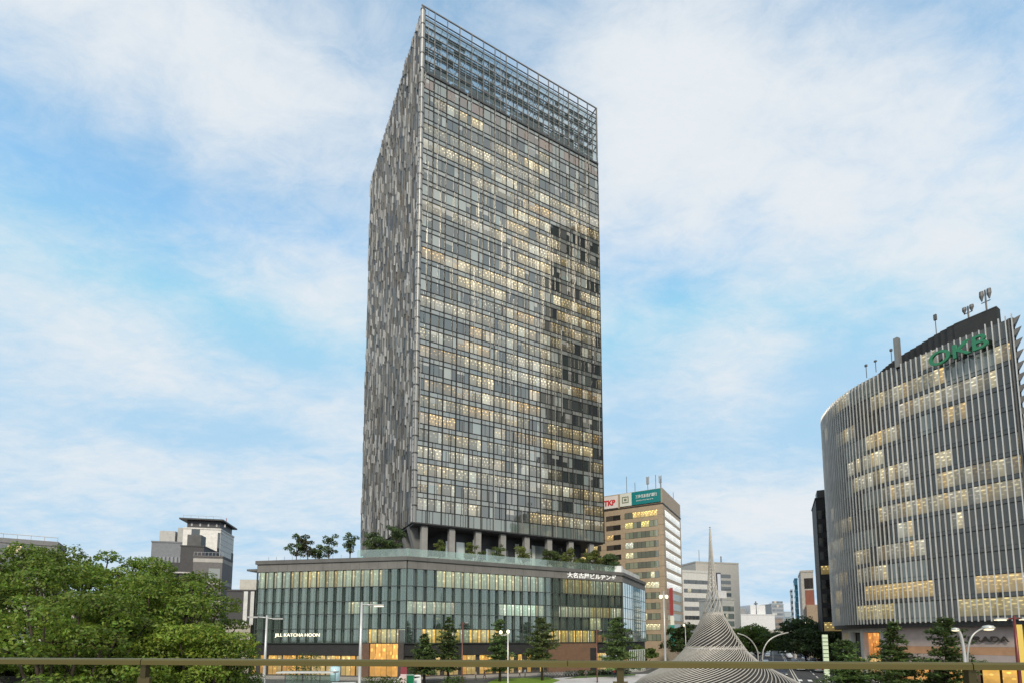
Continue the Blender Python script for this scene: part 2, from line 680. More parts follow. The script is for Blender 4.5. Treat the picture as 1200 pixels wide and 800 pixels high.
def skyscraper():
    T = thing('skyscraper', 'tall glass skyscraper with grey bladed side and open steel crown on green glass podium', 'skyscraper', (-23.74, 120.22, 0))
    W, D = 57.07, 58.75
    F = frame(-23.74, 120.22, 27.79, 1)           # broad lit face
    G = frame(-23.74, 120.22, 118.17, -1)         # narrow-looking finned face
    ZB, Z0, PITCHF, NF = 35.5, 38.7, 4.316, 27
    ZC = Z0 + NF * PITCHF                          # foot of the open crown
    ZT = 174.7
    MOD = W / 16
    # core body, a little inside the glass
    b = MB(F)
    b.box(.35, W - .35, -D + .35, -.35, ZB + .05, ZC - .3, (.03, .032, .033))
    b.build('core', 'dark', T)
    # windows floor by floor
    individual = 0
    rest = MB(F)
    span = MB(F)
    fins = MB(F)
    random.seed(11)
    rowlit = {}
    for k in range(NF):
        z0 = Z0 + k * PITCHF
        z1 = z0 + 2.95
        run, lit, tone = 0, False, None
        rowp = random.choice([.35, .6, .75, .85, .92])
        if k in (NF - 1,):
            rowp = .0
        for i in range(16):
            u0 = i * MOD
            if run <= 0:
                run = random.randint(1, 4)
                lit = random.random() < rowp
                tone = random.choice(WARM)
                kk = random.uniform(.35, 1.15)
            run -= 1
            split = random.choice([.30, .62, .64, .66, .7, .5])
            for (a, c) in ((0.05, split), (split, .97)):
                ua, ub = u0 + a * MOD + .05, u0 + c * MOD - .05
                l2 = lit and random.random() < .93
                colr = random.choice([(.035, .045, .045), (.05, .06, .06), (.03, .035, .04), (.09, .10, .095)])
                if random.random() < .22:
                    colr = random.choice([(.26, .31, .30), (.2, .2, .19), (.33, .36, .34)])   # blinds drawn
                if k == NF - 1:
                    colr = random.choice([(.20, .13, .10), (.15, .11, .09), (.20, .22, .20)])
                emi = (0, 0, 0)
                if l2:
                    s = kk * random.uniform(.5, 1.1)
                    emi = tuple(x * s * .74 * q for x, q in zip(tone, (1.06, .97, .82)))
                if individual < 100 and k < 4 and (c - a) > .4:
                    w = MB(F)
                    w.pane(ua, ub, z0 + .06, z1 - .06, 0, colr, emi)
                    w.build('window', 'win', T)
                    individual += 1
                else:
                    rest.pane(ua, ub, z0 + .06, z1 - .06, 0, colr, emi, random.uniform(-.012, .012))
                if random.random() < .16:
                    zb_ = z1 - random.uniform(.6, 1.6)
                    rest.pane(ua, ub, zb_, z1 - .06, .006, jit(random.choice([(.30, .31, .29), (.42, .41, .37)]), .1), tuple(x * .35 for x in emi))
                # spandrel glass above
                span.pane(ua, ub, z1 + .16, z0 + PITCHF - .14, 0.01, jit(random.choice([(.20, .22, .21), (.25, .265, .25), (.15, .165, .16)]), .12))
    # foot band of tall glass
    i = 0
    u = 0.0
    while u < W - .3:
        w = random.choice([.9, 1.35, 2.3, 2.3])
        span.pane(u + .07, min(u + w, W) - .07, ZB + .1, Z0 - .08, .01, jit((.16, .19, .18), .15))
        u += w
    r = rest.build('upper_window', 'win', T)
    r['kind'] = 'stuff'
    r = span.build('spandrel_glass', 'win', T)
    # floor lines
    b = MB(F)
    for k in range(NF):
        z0 = Z0 + k * PITCHF
        b.box(-.3, W + .12, -.3, .10, z0 - .11, z0 + .08, (.022, .022, .021))
        b.box(-.3, W + .12, -.3, .10, z0 + 2.90, z0 + 3.11, (.025, .025, .024))
    b.box(-.4, W + .2, -.4, .22, ZB - .25, ZB + .08, (.04, .04, .04))
    b.box(-.4, W + .2, -.4, .25, ZC - .12, ZC + .35, (.05, .05, .05))
    b.build('floor_edge', 'dark', T)
    # vertical fins: dark full-height mullions each module and staggered bright fins
    for i in range(17):
        u = i * MOD
        fins.box(u - .09, u + .09, -.1, .26, ZB, ZC, (.045, .044, .04))
    for k in range(NF):
        z0 = Z0 + k * PITCHF
        for i in range(16):
            u = i * MOD + MOD * random.choice([.30, .5, .62, .66, .7])
            if random.random() < .8:
                z2 = z0 + PITCHF * random.choice([.7, 1, 1, 1.6, 2])
                fins.box(u - .05, u + .05, .0, .2, z0, min(z2, ZC), random.choice([(.03, .03, .03), (.06, .06, .055), (.14, .135, .125)]))
    for i in range(16):                        # slim pale fins run over several floors
        z = ZB
        while z < ZC:
            h = random.uniform(6, 26)
            if random.random() < .4:
                u = i * MOD + random.choice([.0, .33, .66]) * MOD
                fins.box(u - .06, u + .06, .20, .40, z, min(z + h, ZC), random.choice([(.36, .34, .31), (.28, .27, .25), (.42, .41, .38)]))
            z += h
    fins.build('mullion', 'metal', T)
    # rounded bright corner post with a joint at each floor
    b = MB()
    ca = np.array((-23.74, 120.22))
    for k in range(NF + 5):
        z0 = ZB + k * PITCHF
        z1 = min(z0 + PITCHF - .35, ZT)
        if z0 > ZT - 1:
            break
        b.lathe([(.70, z0), (.70, z1)], F(.35, -.35, 0)[0], F(.35, -.35, 0)[1], 14, jit((.30, .30, .29), .1))
        b.lathe([(.74, z1), (.74, min(z1 + .35, ZT))], F(.35, -.35, 0)[0], F(.35, -.35, 0)[1], 14, (.05, .05, .05))
    b.build('corner_post', 'metal', T)
    # finned face: staggered vertical blades in greys over dark glass
    b = MB(G)
    b.box(.4, D, -.4, -.05, ZB, ZC + 4, (.05, .052, .05))
    NS = 58
    sw = D / NS
    random.seed(5)
    for i in range(NS):
        for half in (0, 1):
            z = ZB - .0 + random.uniform(0, 3)
            u = i * sw + half * sw * .5
            if half == 0:
                z = ZB
            while z < ZT - 2:
                h = random.uniform(2.2, 6.0)
                z1 = min(z + h, ZT - random.uniform(0, 3.5))
                c = random.random()
                w = sw * .5 * random.choice([.72, .8, .9])
                if c < .52:
                    colr, dep = jit((.065, .064, .06), .3), random.uniform(.06, .16)
                elif c < .87:
                    colr, dep = jit((.17, .162, .145), .3), random.uniform(.16, .34)
                else:
                    colr, dep, w = jit((.40, .41, .415), .3), random.uniform(.35, .5), sw * .2  # pale slivers: sky reflection put into the blade colour
                    z1 = min(z1, z + random.uniform(2, 5))
                t = random.uniform(-.05, .05)
                p0, p1 = u + .05, u + w
                bb = len(b.v)
                for zz in (z, z1 - .06):
                    for uu, vv in ((p0, 0), (p1, 0), (p1, dep + t), (p0, dep - t)):
                        b.v.append(G(uu, vv, zz))
                for q in ((0, 3, 2, 1), (4, 5, 6, 7), (0, 1, 5, 4), (1, 2, 6, 5), (2, 3, 7, 6), (3, 0, 4, 7)):
                    b.face([bb + j for j in q], colr)
                z = z1
    b.build('blade_cladding', 'clad', T)
    # open steel crown
    b = MB(F)
    c1, c2, c3 = (.20, .19, .175), (.11, .115, .115), (.30, .29, .27)
    for i in range(17):
        u = i * MOD
        b.box(u - .09, u + .09, -.2, .2, ZC, ZT - .2, c1)
        if i < 16:
            b.box(u + MOD * .5 - .05, u + MOD * .5 + .05, -.05, .14, ZC, ZT - random.choice([.5, 5, 9, 3]), c3)
    for z, h in ((ZT - .25, .3), (ZT - 2.5, .12), (ZT - 3.9, .2), (ZT - 5.8, .1), (ZT - 8.0, .2), (ZT - 9.6, .1), (ZT - 11.9, .2), (ZT - 13.4, .1), (ZT - 15.8, .2)):
        b.box(-.2, W + .2, -.14, .1, z, z + h, c1 if h > .15 else c2)
    b.build('crown_screen', 'metal', T)
    b = MB(F)
    b.quad([(.1, -.3, ZC + .4), (W - .1, -.3, ZC + .4), (W - .1, -.3, ZT - 2.6), (.1, -.3, ZT - 2.6)], (.3, .35, .35))
    b.build('crown_glass', 'crownglass', T)
    b = MB(G)                                   # the crown on the finned side, and round the back
    for i in range(27):
        u = i * D / 26
        b.box(u - .12, u + .12, -.5, -.1, ZC, ZT - .4, c2)
    for z in (ZT - .5, ZT - 4.5, ZT - 9, ZT - 13.5):
        b.box(0, D, -.5, -.12, z, z + .3, c2)
    b.fr = F
    for i in range(27):
        u = -i * D / 26
        b.box(W - .3, W - .05, u - .12, u + .12, ZC, ZT - .3, c1)
    for z in (ZT - .4, ZT - 4.5, ZT - 9, ZT - 13.5):
        b.box(W - .35, W - .1, -D, 0, z, z + .3, c1)
    b.build('crown_side_screen', 'metal', T)
    b = MB(F)                                   # steel trusses standing behind the screen
    for row, (v, top) in enumerate(((-2.4, ZT - 2.6), (-5.4, ZT - 1.6))):
        for i in range(33):
            u = 1 + i * (W - 2) / 32
            if (i % 2) == row % 2:
                b.box(u - .09, u + .09, v - .09, v + .09, ZC, top, c2)
        for z in (top - .3, top - 4.2, top - 8.2, top - 12.0):
            b.box(.5, W - .5, v - .1, v + .1, z, z + .2, c2)
        for i in range(16):
            u = 1 + i * (W - 2) / 16
            uu = u + (W - 2) / 16
            for zz in (top - 12, top - 8, top - 4):
                if random.random() < .55:
                    b.tube([(u, v, zz), (uu, v, zz + 3.9)] if random.random() < .5 else [(uu, v, zz), (u, v, zz + 3.9)], .08, 5, (.2, .21, .2))
    for i in range(24):
        u = 1.2 + i * (W - 2.4) / 23
        for z in (ZT - 3.2, ZT - 7.0, ZT - 11):
            b.box(u - .05, u + .05, -5.4, -.2, z, z + .12, c2)
    b.build('crown_truss', 'dark', T)
    b = MB(F)                                   # cooling plant on the roof
    random.seed(3)
    for i in range(16):
        u = .8 + i * (W - 1.6) / 16
        if random.random() < .8:
            b.box(u, u + (W - 1.6) / 16 - random.uniform(.1, 1.2), -4.6, -4.4, ZC, ZC + random.uniform(3.5, 7.5), jit((.05, .07, .075), .3))
        mw = (W - 1.6) / 16
        for za, zb, pp in ((ZC + .3, ZC + 3.2, .92), (ZC + 3.5, ZC + 5.6, .72), (ZC + 5.9, ZC + 7.2, .35), (ZC + 7.6, ZC + 9.8, .6), (ZC + 11.2, ZC + 13.6, .75), (ZC + 14.2, ZC + 15.9, .45)):
            for q in (0, 1):
                if random.random() < pp:
                    b.box(u + q * mw / 2 + .06, u + (q + 1) * mw / 2 - .06, -1.5, -1.4, za, zb - random.choice([0, 0, .8]), jit((.075, .105, .105), .45))
    u = 1.0
    while u < W - 5:
        w = random.uniform(3.0, 6.5)
        hgt = random.uniform(6.5, 11.5)
        b.box(u, u + w, -13 - random.uniform(0, 4), -5.9, ZC, ZC + hgt, jit((.06, .085, .09), .4))
        if random.random() < .6:
            b.box(u + .6, u + w - .6, -9, -7.2, ZC + hgt, ZC + hgt + 1.8, jit((.22, .24, .24), .3))
        u += w + random.uniform(.4, 2.2)
    b.box(0.5, W - .5, -D + .5, -.5, ZC - .2, ZC, (.12, .12, .12))
    b.build('roof_plant', 'dark', T)
    # soffit, recessed lobby and pillars of the sky garden
    b = MB(F)
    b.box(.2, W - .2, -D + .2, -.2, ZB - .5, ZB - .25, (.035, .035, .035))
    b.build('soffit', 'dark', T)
    b = MB(F)
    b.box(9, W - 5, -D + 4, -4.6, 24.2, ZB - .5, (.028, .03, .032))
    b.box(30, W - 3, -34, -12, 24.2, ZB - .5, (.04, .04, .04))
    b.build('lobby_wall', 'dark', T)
    b = MB(F)
    u = 10
    while u < W - 8:
        w = random.choice([1.2, 1.6, 2.4, 3.2])
        b.pane(u, u + w, 24.3, random.choice([31.5, 32.6, 33.6]), -4.5, random.choice([(.40, .46, .45), (.22, .26, .26), (.55, .60, .58), (.07, .08, .08)]))
        u += w + random.choice([.15, .15, 1.4, 2.2])
    b.build('lobby_glass', 'win', T)
    for i in range(8):
        b = MB(F)
        u = 3.2 + i * 7.13
        b.box(u - .75, u + .75, -1.9, -.5, 24.2, ZB - .25, (.27, .265, .25))
        b.build('pillar', 'stone', T)
    for (u, v, lean) in ((1.2, -4.5, 2.6), (1.5, -11, 2.0), (1.4, -18, 2.2), (1.4, -26, 2.2), (1.4, -34, 2.2)):
        b = MB(F)
        bb = len(b.v)
        for zz, du in ((24.2, lean), (ZB - .25, 0)):
            w = .7 if zz < 30 else 1.1
            for uu, vv in ((u + du - w, v - w), (u + du + w, v - w), (u + du + w, v + w), (u + du - w, v + w)):
                b.v.append(F(uu, vv, zz))
        for q in ((0, 3, 2, 1), (4, 5, 6, 7), (0, 1, 5, 4), (1, 2, 6, 5), (2, 3, 7, 6), (3, 0, 4, 7)):
            b.face([bb + j for j in q], (.16, .16, .155))
        b.build('leaning_pillar', 'stone', T)

    # ---------------- podium
    P, Lc, Q, E = (-21.25, 103.0), (-54.67, 109.38), (27.68, 128.79), (39.4, 152.15)
    ZCAP = 24.45
    poly = [Lc, P, Q, E, (8, 200), (-82, 175), (-60, 130)]
    ctr = np.mean(np.array(poly), 0)
    ins = [tuple(np.array(p) + (ctr - np.array(p)) / np.linalg.norm(ctr - np.array(p)) * 1.2) for p in poly]
    b = MB()
    b.prism(ins, 0, ZCAP - .2, (.035, .038, .037), (.2, .2, .19))
    b.build('podium_core', 'dark', T)
    PF = [('right', frame(P[0], P[1], 27.79, 1), math.hypot(Q[0] - P[0], Q[1] - P[1])),
          ('left', frame(P[0], P[1], 169.19, -1), math.hypot(Lc[0] - P[0], Lc[1] - P[1])),
          ('end', frame(Q[0], Q[1], 63.36, 1), math.hypot(E[0] - Q[0], E[1] - Q[1]))]
    rows = [(18.5, 21.95), (15.5, 18.4), (12.9, 15.4), (9.85, 12.8), (6.95, 9.75)]
    random.seed(21)

    def litness(side, row, u):
        if side == 'right':
            return {0: .93 if 7 < u < 33 or 35 < u < 54 else .3, 1: .05, 2: .75 if u < 16 or 21 < u < 31 or 33 < u < 54 else .3,
                    3: .05, 4: .95 if (2 < u < 17 or 30 < u < 46) else .08}[row]
        if side == 'left':
            return {0: .9 if (5 < u < 30) else .35, 1: .06, 2: .75 if 6 < u < 27 else .3, 3: .08, 4: .95 if 1.5 < u < 7.6 else .05}[row]
        return {0: .1, 1: .05, 2: .1, 3: .05, 4: .05}[row]
    for side, fr, Ln in PF:
        # window bands by storey
        for ri, (z0, z1) in enumerate(rows):
            b = MB(fr)
            u = .2
            run = 0
            while u < Ln - .4:
                w = random.choice([1.0, 1.05, 1.1])
                if run <= 0:
                    run = random.randint(3, 6)
                    on = random.random() < litness(side, ri, u)
                    tint = warm(1.0)
                run -= 1
                lit = on
                em = (0, 0, 0)
                if lit:
                    kf = (1.15 if ri < 4 else 1.3) * random.uniform(.55, 1.15)
                    em = tuple(x * kf for x in tint)
                    if ri == 2 and side == 'right' and 22 < u < 30:
                        em = (.75, .85, .65)
                    if ri == 4 and random.random() < .6:
                        em = (1.0, .60, .14)
                colr = random.choice([(.02, .03, .028), (.04, .055, .05), (.07, .09, .08)])
                b.pane(u + .03, min(u + w, Ln) - .03, z0 + .05, z1 - .05, -.4, colr, em)
                u += w
            b.build('window_band', 'winp', T)
        # storey edges
        b = MB(fr)
        for z0, z1 in rows:
            b.box(.0, Ln, -.7, .25, z0 - .12, z0 + .02, (.05, .06, .056))
        b.build('storey_edge', 'dark', T)
        # outer skin of green glass sheets
        n = int(round(Ln / (2.06 if side != 'end' else 2.3)))
        pw = Ln / n
        for i in range(n):
            u0 = i * pw
            b = MB(fr)
            wide = .60 if side == 'left' else random.choice([.58, .66, .72])
            if side == 'end':
                wide = .96
            for z0, z1 in rows:
                b.box(u0 + .05, u0 + pw * wide, .28, .32, z0 + .04, z1 - .02, (.3, .4, .36))
            b.build('glass_panel', 'skin', T)
        b = MB(fr)
        for i in range(n + 1):
            u0 = min(i * pw, Ln - .05)
            b.box(u0 - .03, u0 + .03, -.1, .4, 6.9, 21.95, (.13, .155, .14))
            b.box(u0 + pw * .62 - .02, u0 + pw * .62 + .02, .1, .34, 6.9, 21.95, (.12, .14, .13)) if i < n else None
        b.build('glass_fin', 'metal', T)
        # parapet
        b = MB(fr)
        b.box(0, Ln, -1.0, .35, 22.0, 23.62, (.17, .165, .155))
        b.box(-.2, Ln + .3, -1.0, .62, 23.65, ZCAP, (.12, .118, .112))
        for i in range(int(Ln / 2.06)):
            b.box(i * 2.06 - .015, i * 2.06 + .015, .34, .365, 22.02, 23.6, (.06, .06, .06))
        b.build('parapet', 'stone', T)
        # dark fascia over the shops
        b = MB(fr)
        b.box(0, Ln, -1.1, -.15, 4.4, 6.8, (.03, .03, .03))
        b.build('shop_fascia', 'dark', T)
        # shops
        u = .4
        while u < Ln - 1.2:
            if side == 'right' and 33.5 < u < 47:
                u += 1
                continue
            w = 3.1
            b = MB(fr)
            lit = .9 if side != 'end' else .3
            if side == 'right' and (u < 2 or 24 < u < 32):
                lit = .35
            if side == 'left' and u > 8:
                lit = .8
            for j in range(3):
                em = (0, 0, 0)
                if random.random() < lit:
                    em = random.choice([(.85, .48, .10), (.8, .55, .18), (.7, .5, .2), (.9, .45, .08)])
                    kf = random.uniform(.6, 1.1)
                    em = tuple(x * kf for x in em)
                b.pane(u + j * w / 3 + .04, u + (j + 1) * w / 3 - .04, .35, 4.3, -.55, (.05, .045, .04), em)
            b.build('shop_window', 'winp', T)
            u += w + random.choice([.25, .25, .9])
        b = MB(fr)
        b.box(0, Ln, -1.0, -.6, .0, 4.45, (.05, .045, .04))
        b.box(0, Ln, -.6, -.35, .0, .33, (.08, .075, .07))
        b.build('shop_plinth', 'dark', T)
    fr = PF[0][1]
    b = MB(fr)                                  # brown boarded wall with a door on the plaza side
    b.box(33.5, 47, -.6, .1, 0, 6.75, (.17, .10, .062))
    for i in range(45):
        b.box(33.5 + i * .3, 33.5 + i * .3 + .02, .1, .125, 0.1, 6.7, (.09, .055, .035))
    b.build('boarded_wall', 'matte', T)
    b = MB(fr)
    b.box(45.2, 47.3, -.4, .16, 0, 5.6, (.03, .03, .03))
    b.build('door', 'dark', T)
    fr = PF[1][1]
    b = MB(fr)                                  # corner entrance with timber jambs
    b.box(.3, 1.5, -.3, .3, 0, 9.6, (.06, .05, .045))
    b.box(7.7, 9.2, -.3, .3, 0, 6.85, (.13, .075, .05))
    b.build('entrance_jamb', 'matte', T)
    b = MB(fr)
    for j in range(5):
        b.pane(1.6 + j * 1.2, 1.6 + (j + 1) * 1.2 - .08, .3, 6.8, .16, (.1, .06, .03), jit((.85, .42, .09), .2))
    b.build('entrance_door', 'winp', T)
    text('JILL KATCHA HOON', .95, 'warmsign', fr, 29.0, 8.05, .36, T, 'lit_sign', width=10.3, ext=.05, bold=.0, uflip=-1)
    fr = PF[0][1]
    text('大名古屋ビルヂング', 1.35, 'whitesign', fr, 38.6, 22.25, .4, T, 'roof_lettering', width=14.6, ext=.06, bold=.015)
    # roof overhang at the far left, glass blades beyond it
    b = MB(PF[1][1])
    b.box(34.0, 36.4, -3, .5, 22.3, 22.7, (.15, .15, .145))
    b.build('roof_canopy', 'metal', T)
    for i in range(2):
        b = MB(PF[1][1])
        b.box(34.1 + i * .9, 34.85 + i * .9, -1.5 - i * 1.2, -1.44 - i * 1.2, 6.9, 21.5 - i * .6, (.3, .4, .36))
        b.build('glass_blade', 'skin', T)
    # glass balustrade round the garden and plant room at the far corner
    for side, fr, Ln in PF[:2]:
        n = int(Ln / 1.9)
        for i in range(n):
            if side == 'left' and i > 5:
                break
            b = MB(fr)
            b.box(i * 1.9 + .03, i * 1.9 + 1.87, -.9, -.87, ZCAP, ZCAP + 1.85, (.5, .6, .55))
            b.build('balustrade_panel', 'balu', T)
        b = MB(fr)
        for i in range(n + 1):
            b.box(i * 1.9 - .025, i * 1.9 + .025, -.95, -.9, ZCAP, ZCAP + (1.8 if side == 'right' or i < 7 else 1.0), (.3, .32, .31))
        b.build('balustrade_post', 'metal', T)
    b = MB(PF[2][1])
    b.box(-.6, 1.0, -4, .2, ZCAP, ZCAP + 1.7, (.75, .75, .73))
    b.box(1.5, 22, -6, -.3, ZCAP, ZCAP + 1.5, (.62, .62, .60))
    b.build('plant_room', 'stone', T)
    b = MB(PF[0][1])
    for i in range(9):                          # stepped timber seats behind the balustrade
        b.box(5.5 + i * 2.6 + (i > 3) * 2, 7.3 + i * 2.6 + (i > 3) * 2, -3.6, -1.8, ZCAP - .2, ZCAP + .75, jit((.55, .50, .42), .1))
    b.build('garden_bench', 'stone', T)
    return T, PF, F


TOWER, PF, TF = skyscraper()


# ------------------------------------------------------------------ curved office building with white fins on the right
def catmull(pts, n):
    P = [np.array(p, float) for p in pts]
    P = [2 * P[0] - P[1]] + P + [2 * P[-1] - P[-2]]
    o = []
    for i in range(1, len(P) - 2):
        for k in range(n):
            t = k / n
            a, b_, c, d = P[i - 1:i + 3]
            o.append(.5 * ((2 * b_) + (-a + c) * t + (2 * a - 5 * b_ + 4 * c - d) * t * t + (-a + 3 * b_ - 3 * c + d) * t ** 3))
    o.append(P[-2])
    return o


OKB_PLAN = [(76.6, 121.5), (72.6, 115.5), (70.5, 109), (69.9, 102.5), (70.9, 96.3), (73.2, 90.6), (75.5, 85.6), (78.0, 81.2), (80.2, 77.5)]


class Arc:
    def __init__(self, pts):
        self.p = catmull(pts, 12)
        d = [0]
        for a, b_ in zip(self.p, self.p[1:]):
            d.append(d[-1] + float(np.linalg.norm(b_ - a)))
        self.d = np.array(d)
        self.L = d[-1]
        self.xy = np.array(self.p)

    def __call__(self, s, v=0.0):
        x = np.interp(s, self.d, self.xy[:, 0])
        y = np.interp(s, self.d, self.xy[:, 1])
        e = .3
        x2 = np.interp(min(s + e, self.L), self.d, self.xy[:, 0]) - np.interp(max(s - e, 0), self.d, self.xy[:, 0])
        y2 = np.interp(min(s + e, self.L), self.d, self.xy[:, 1]) - np.interp(max(s - e, 0), self.d, self.xy[:, 1])
        l = math.hypot(x2, y2)
        return (x + v * y2 / l, y - v * x2 / l)      # v > 0 points out, towards the plaza


def curved_office():
    A = Arc(OKB_PLAN)
    # outward is towards -x: flip if needed
    sgn = -1 if A(A.L * .5, 1)[0] > A(A.L * .5)[0] else 1
    fr = lambda u, v, z: (*A(u, v * sgn), z)
    L = A.L
    H, ZB, NF = 59.0, 10.8, 13
    pf = (H - ZB) / NF
    T = thing('curved_office_building', 'curved glass office building with tall white vertical fins and green OKB roof letters', 'office building', (74, 95, 0))
    s_ = [i * L / 40 for i in range(41)]
    back = [(103.5, 110), (106, 134), (92, 142)]
    poly = [A(s, -.7 * sgn) for s in s_] + back
    b = MB()
    b.prism(poly, ZB - .8, H - .6, (.028, .028, .028))
    b.build('core', 'dark', T)
    # flank wall seen edge on, with sun louvres sticking out at each storey
    px, py = A(L)
    fl = math.degrees(math.atan2(110 - py, 103.5 - px))
    FF = frame(px, py, fl, 1)
    for k in range(NF * 2):
        b = MB(FF)
        z = ZB + .6 + k * pf / 2
        bb = len(b.v)
        for u in (.2, 24):
            for v, zz in ((0, z), (.0, z + 1.1), (.95, z + 1.45), (.95, z + 1.35)):
                b.v.append(FF(u, v, zz))
        for q in ((0, 1, 2, 3), (7, 6, 5, 4), (0, 4, 5, 1), (1, 5, 6, 2), (2, 6, 7, 3), (3, 7, 4, 0)):
            b.face([bb + j for j in q], (.08, .08, .08))
        b.build('sun_louvre', 'dark', T)
    b = MB(FF)
    b.box(0, 30, -.6, -.02, ZB, H, (.06, .065, .065))
    b.build('flank_wall', 'dark', T)
    nfin = 58
    pitch = L / nfin
    random.seed(17)
    big = [[0] * nfin for _ in range(NF)]
    for k in range(NF):
        z0 = ZB + k * pf
        b = MB(fr)
        run = 0
        for i in range(nfin):
            if run <= 0:
                run = random.choice([2, 3, 4, 5, 8])
                right = i > nfin * .55
                pl = .22
                if k in (0, 1):
                    pl = .7
                elif k in (2, 3, 7, 8) and not right:
                    pl = .5
                elif k in (5, 6, 10, 11) and right:
                    pl = .75
                lit = random.random() < pl
                kind = random.random()
            run -= 1
            u0, u1 = i * pitch, (i + 1) * pitch
            em = (0, 0, 0)
            colr = (.02, .02, .019) if kind < .55 else ((.05, .048, .042) if kind < .82 else (.20, .225, .21))
            if lit:
                kf = random.choice([.2, .4, .6, .85])
                em = tuple(x * kf for x in warm(.9))
                if k == 1:
                    em = tuple(x * .5 for x in (.8, .55, .2))
                if k == 0:
                    em = tuple(x * .45 for x in (.7, .55, .22))
            b.pane(u0 + .04, u1 - .04, z0 + .75, z0 + pf - .12, 0, jit(colr, .2), em)
            c2 = (.02, .02, .02) if kind < .82 else (.17, .20, .185)
            b.pane(u0 + .04, u1 - .04, z0 + .05, z0 + .68, 0, jit(c2, .2))
        b.build('glazing_band', 'wino', T)
        b = MB(fr)
        for i in range(40):
            b.box(i * L / 40, (i + 1) * L / 40, -.6, .06, z0 - .06, z0 + .05, (.035, .035, .035))
            b.box(i * L / 40, (i + 1) * L / 40, -.6, .05, z0 + .68, z0 + .75, (.05, .05, .05))
        b.build('storey_edge', 'dark', T)
    for i in range(nfin + 1):
        b = MB(fr)
        u = min(max(i * pitch, .08), L - .08)
        b.box(u - .06, u + .06, .03, .32, ZB - .15, H + (.0 if i < nfin - 4 else .6), jit((.66, .655, .63), .1))
        b.build('fin', 'metal', T)
    b = MB(fr)
    for i in range(40):
        b.box(i * L / 40, (i + 1) * L / 40, -.55, -.1, H - .6, H + .05, (.10, .10, .10))
    b.build('roof_edge', 'dark', T)
    b = MB(fr)
    for i in range(40):
        b.box(i * L / 40, (i + 1) * L / 40, -1.6, -.02, ZB - .9, ZB - .1, (.02, .02, .02))
    b.build('soffit_band', 'dark', T)
    # dark penthouse screen set back from the edge
    b = MB(fr)
    s0, s1 = L * .38, L * .955
    n = 24
    for i in range(n):
        a, c = s0 + (s1 - s0) * i / n, s0 + (s1 - s0) * (i + 1) / n
        vv = -7.5 + 5.9 * min(1, (i + .5) / n * 1.25)
        b.box(a, c, vv - 1.6, vv, H - .5, H + 3.6, (.035, .034, .033))
        b.box(a, c, vv - 1.65, vv + .05, H + 3.6, H + 3.75, (.08, .08, .08))
    b.build('penthouse_screen', 'dark', T)
    b = MB(fr)
    b.box(L * .655, L * .655 + .7, -.5, .5, H - .5, H + 5.2, (.26, .26, .25))
    b.build('exhaust_stack', 'metal', T)
    for s, hh in ((.44, 1.7), (.50, 1.3), (.585, 1.8), (.755, 4.2)):
        b = MB(fr)
        u = L * s
        b.tube([(u, -4.2, H + 3.0), (u, -4.2, H + 4.2 + hh)], .07, 6, (.1, .1, .1))
        b.box(u - .22, u + .22, -4.4, -4.0, H + 4.2 + hh * .75, H + 4.2 + hh, (.12, .12, .12))
        b.build('aerial', 'dark', T)
    for s, hh in ((.875, 2.0), (.925, 3.5)):
        b = MB(fr)
        u = L * s
        b.tube([(u, -2.3, H + 3.5), (u, -2.3, H + 4.2 + hh)], .12, 6, (.09, .09, .09))
        b.tube([(u - .6, -2.3, H + 4.2 + hh * .4), (u + .6, -2.3, H + 4.2 + hh * .4)], .08, 5, (.1, .1, .1))
        for dx in (-.5, .5):
            b.lathe([(.1, H + 4.0 + hh * .55), (.34, H + 4.2 + hh * .75), (.3, H + 4.2 + hh * .98), (.05, H + 4.2 + hh)], u + dx, -2.3, 8, (.16, .16, .16))
        b.build('aerial', 'dark', T)
    # OKB letters
    a0, a1 = A(L * .775), A(L * .945)
    ang = math.degrees(math.atan2(a1[1] - a0[1], a1[0] - a0[0]))
    SF = frame(*A(L * .775, 1.25 * sgn), ang, 1)
    if SF(0, 1, 0)[0] > SF(0, 0, 0)[0] and False:
        pass
    wid = math.hypot(a1[0] - a0[0], a1[1] - a0[1])
    text('OKB', 3.4, 'green_letters', SF, .2, H - 3.9, .15, T, 'roof_letters', width=wid * .98, ext=.25, bold=.012)
    # recessed base: pillars at the left, pale stone shop wall with lettering at the right
    fb = lambda u, v, z: (*A(u, (v - 1.5) * sgn), z)
    b = MB(fb)
    u0 = L * .50
    n = 22
    for i in range(n):
        a, c = u0 + (L - u0) * i / n, u0 + (L - u0) * (i + 1) / n
        b.box(a, c, -.5, .0, 6.5, ZB - .9, (.42, .345, .315))
        b.box(a, c, -.5, .0, 5.2, 6.48, (.44, .25, .14))  # warm glow along the wall put into this band's colour
        b.box(a, c, -.5, .03, 3.6, 5.18, (.38, .32, .30))
    b.build('stone_wall', 'stone', T)
    for i, u in enumerate((.08, .17, .27, .38, .5)):
        b = MB(fb)
        b.box(u * L - .55, u * L + .55, -.8, .15, 0, ZB - .9, (.5, .49, .46))
        b.build('pillar', 'stone', T)
    b = MB(fb)
    for i in range(12):
        a, c = L * .02 + i * L * .04, L * .02 + (i + 1) * L * .04
        em = random.choice([(0, 0, 0), (0, 0, 0), (.5, .35, .12)])
        if i >= 9:
            em = (.8, .30, .07)
        b.pane(a + .05, c - .05, 4.2, ZB - 1.8, -.9, (.03, .025, .02), em)
        b.pane(a + .05, c - .05, .3, 4.0, -.9, (.04, .03, .02), random.choice([(0, 0, 0), (.6, .4, .15)]))
    b.build('ground_floor_glazing', 'winp', T)
    b = MB(fb)
    for i in range(30):
        b.box(i * L / 30, (i + 1) * L / 30, -1.5, -1.0, 0, ZB - .9, (.03, .03, .03))
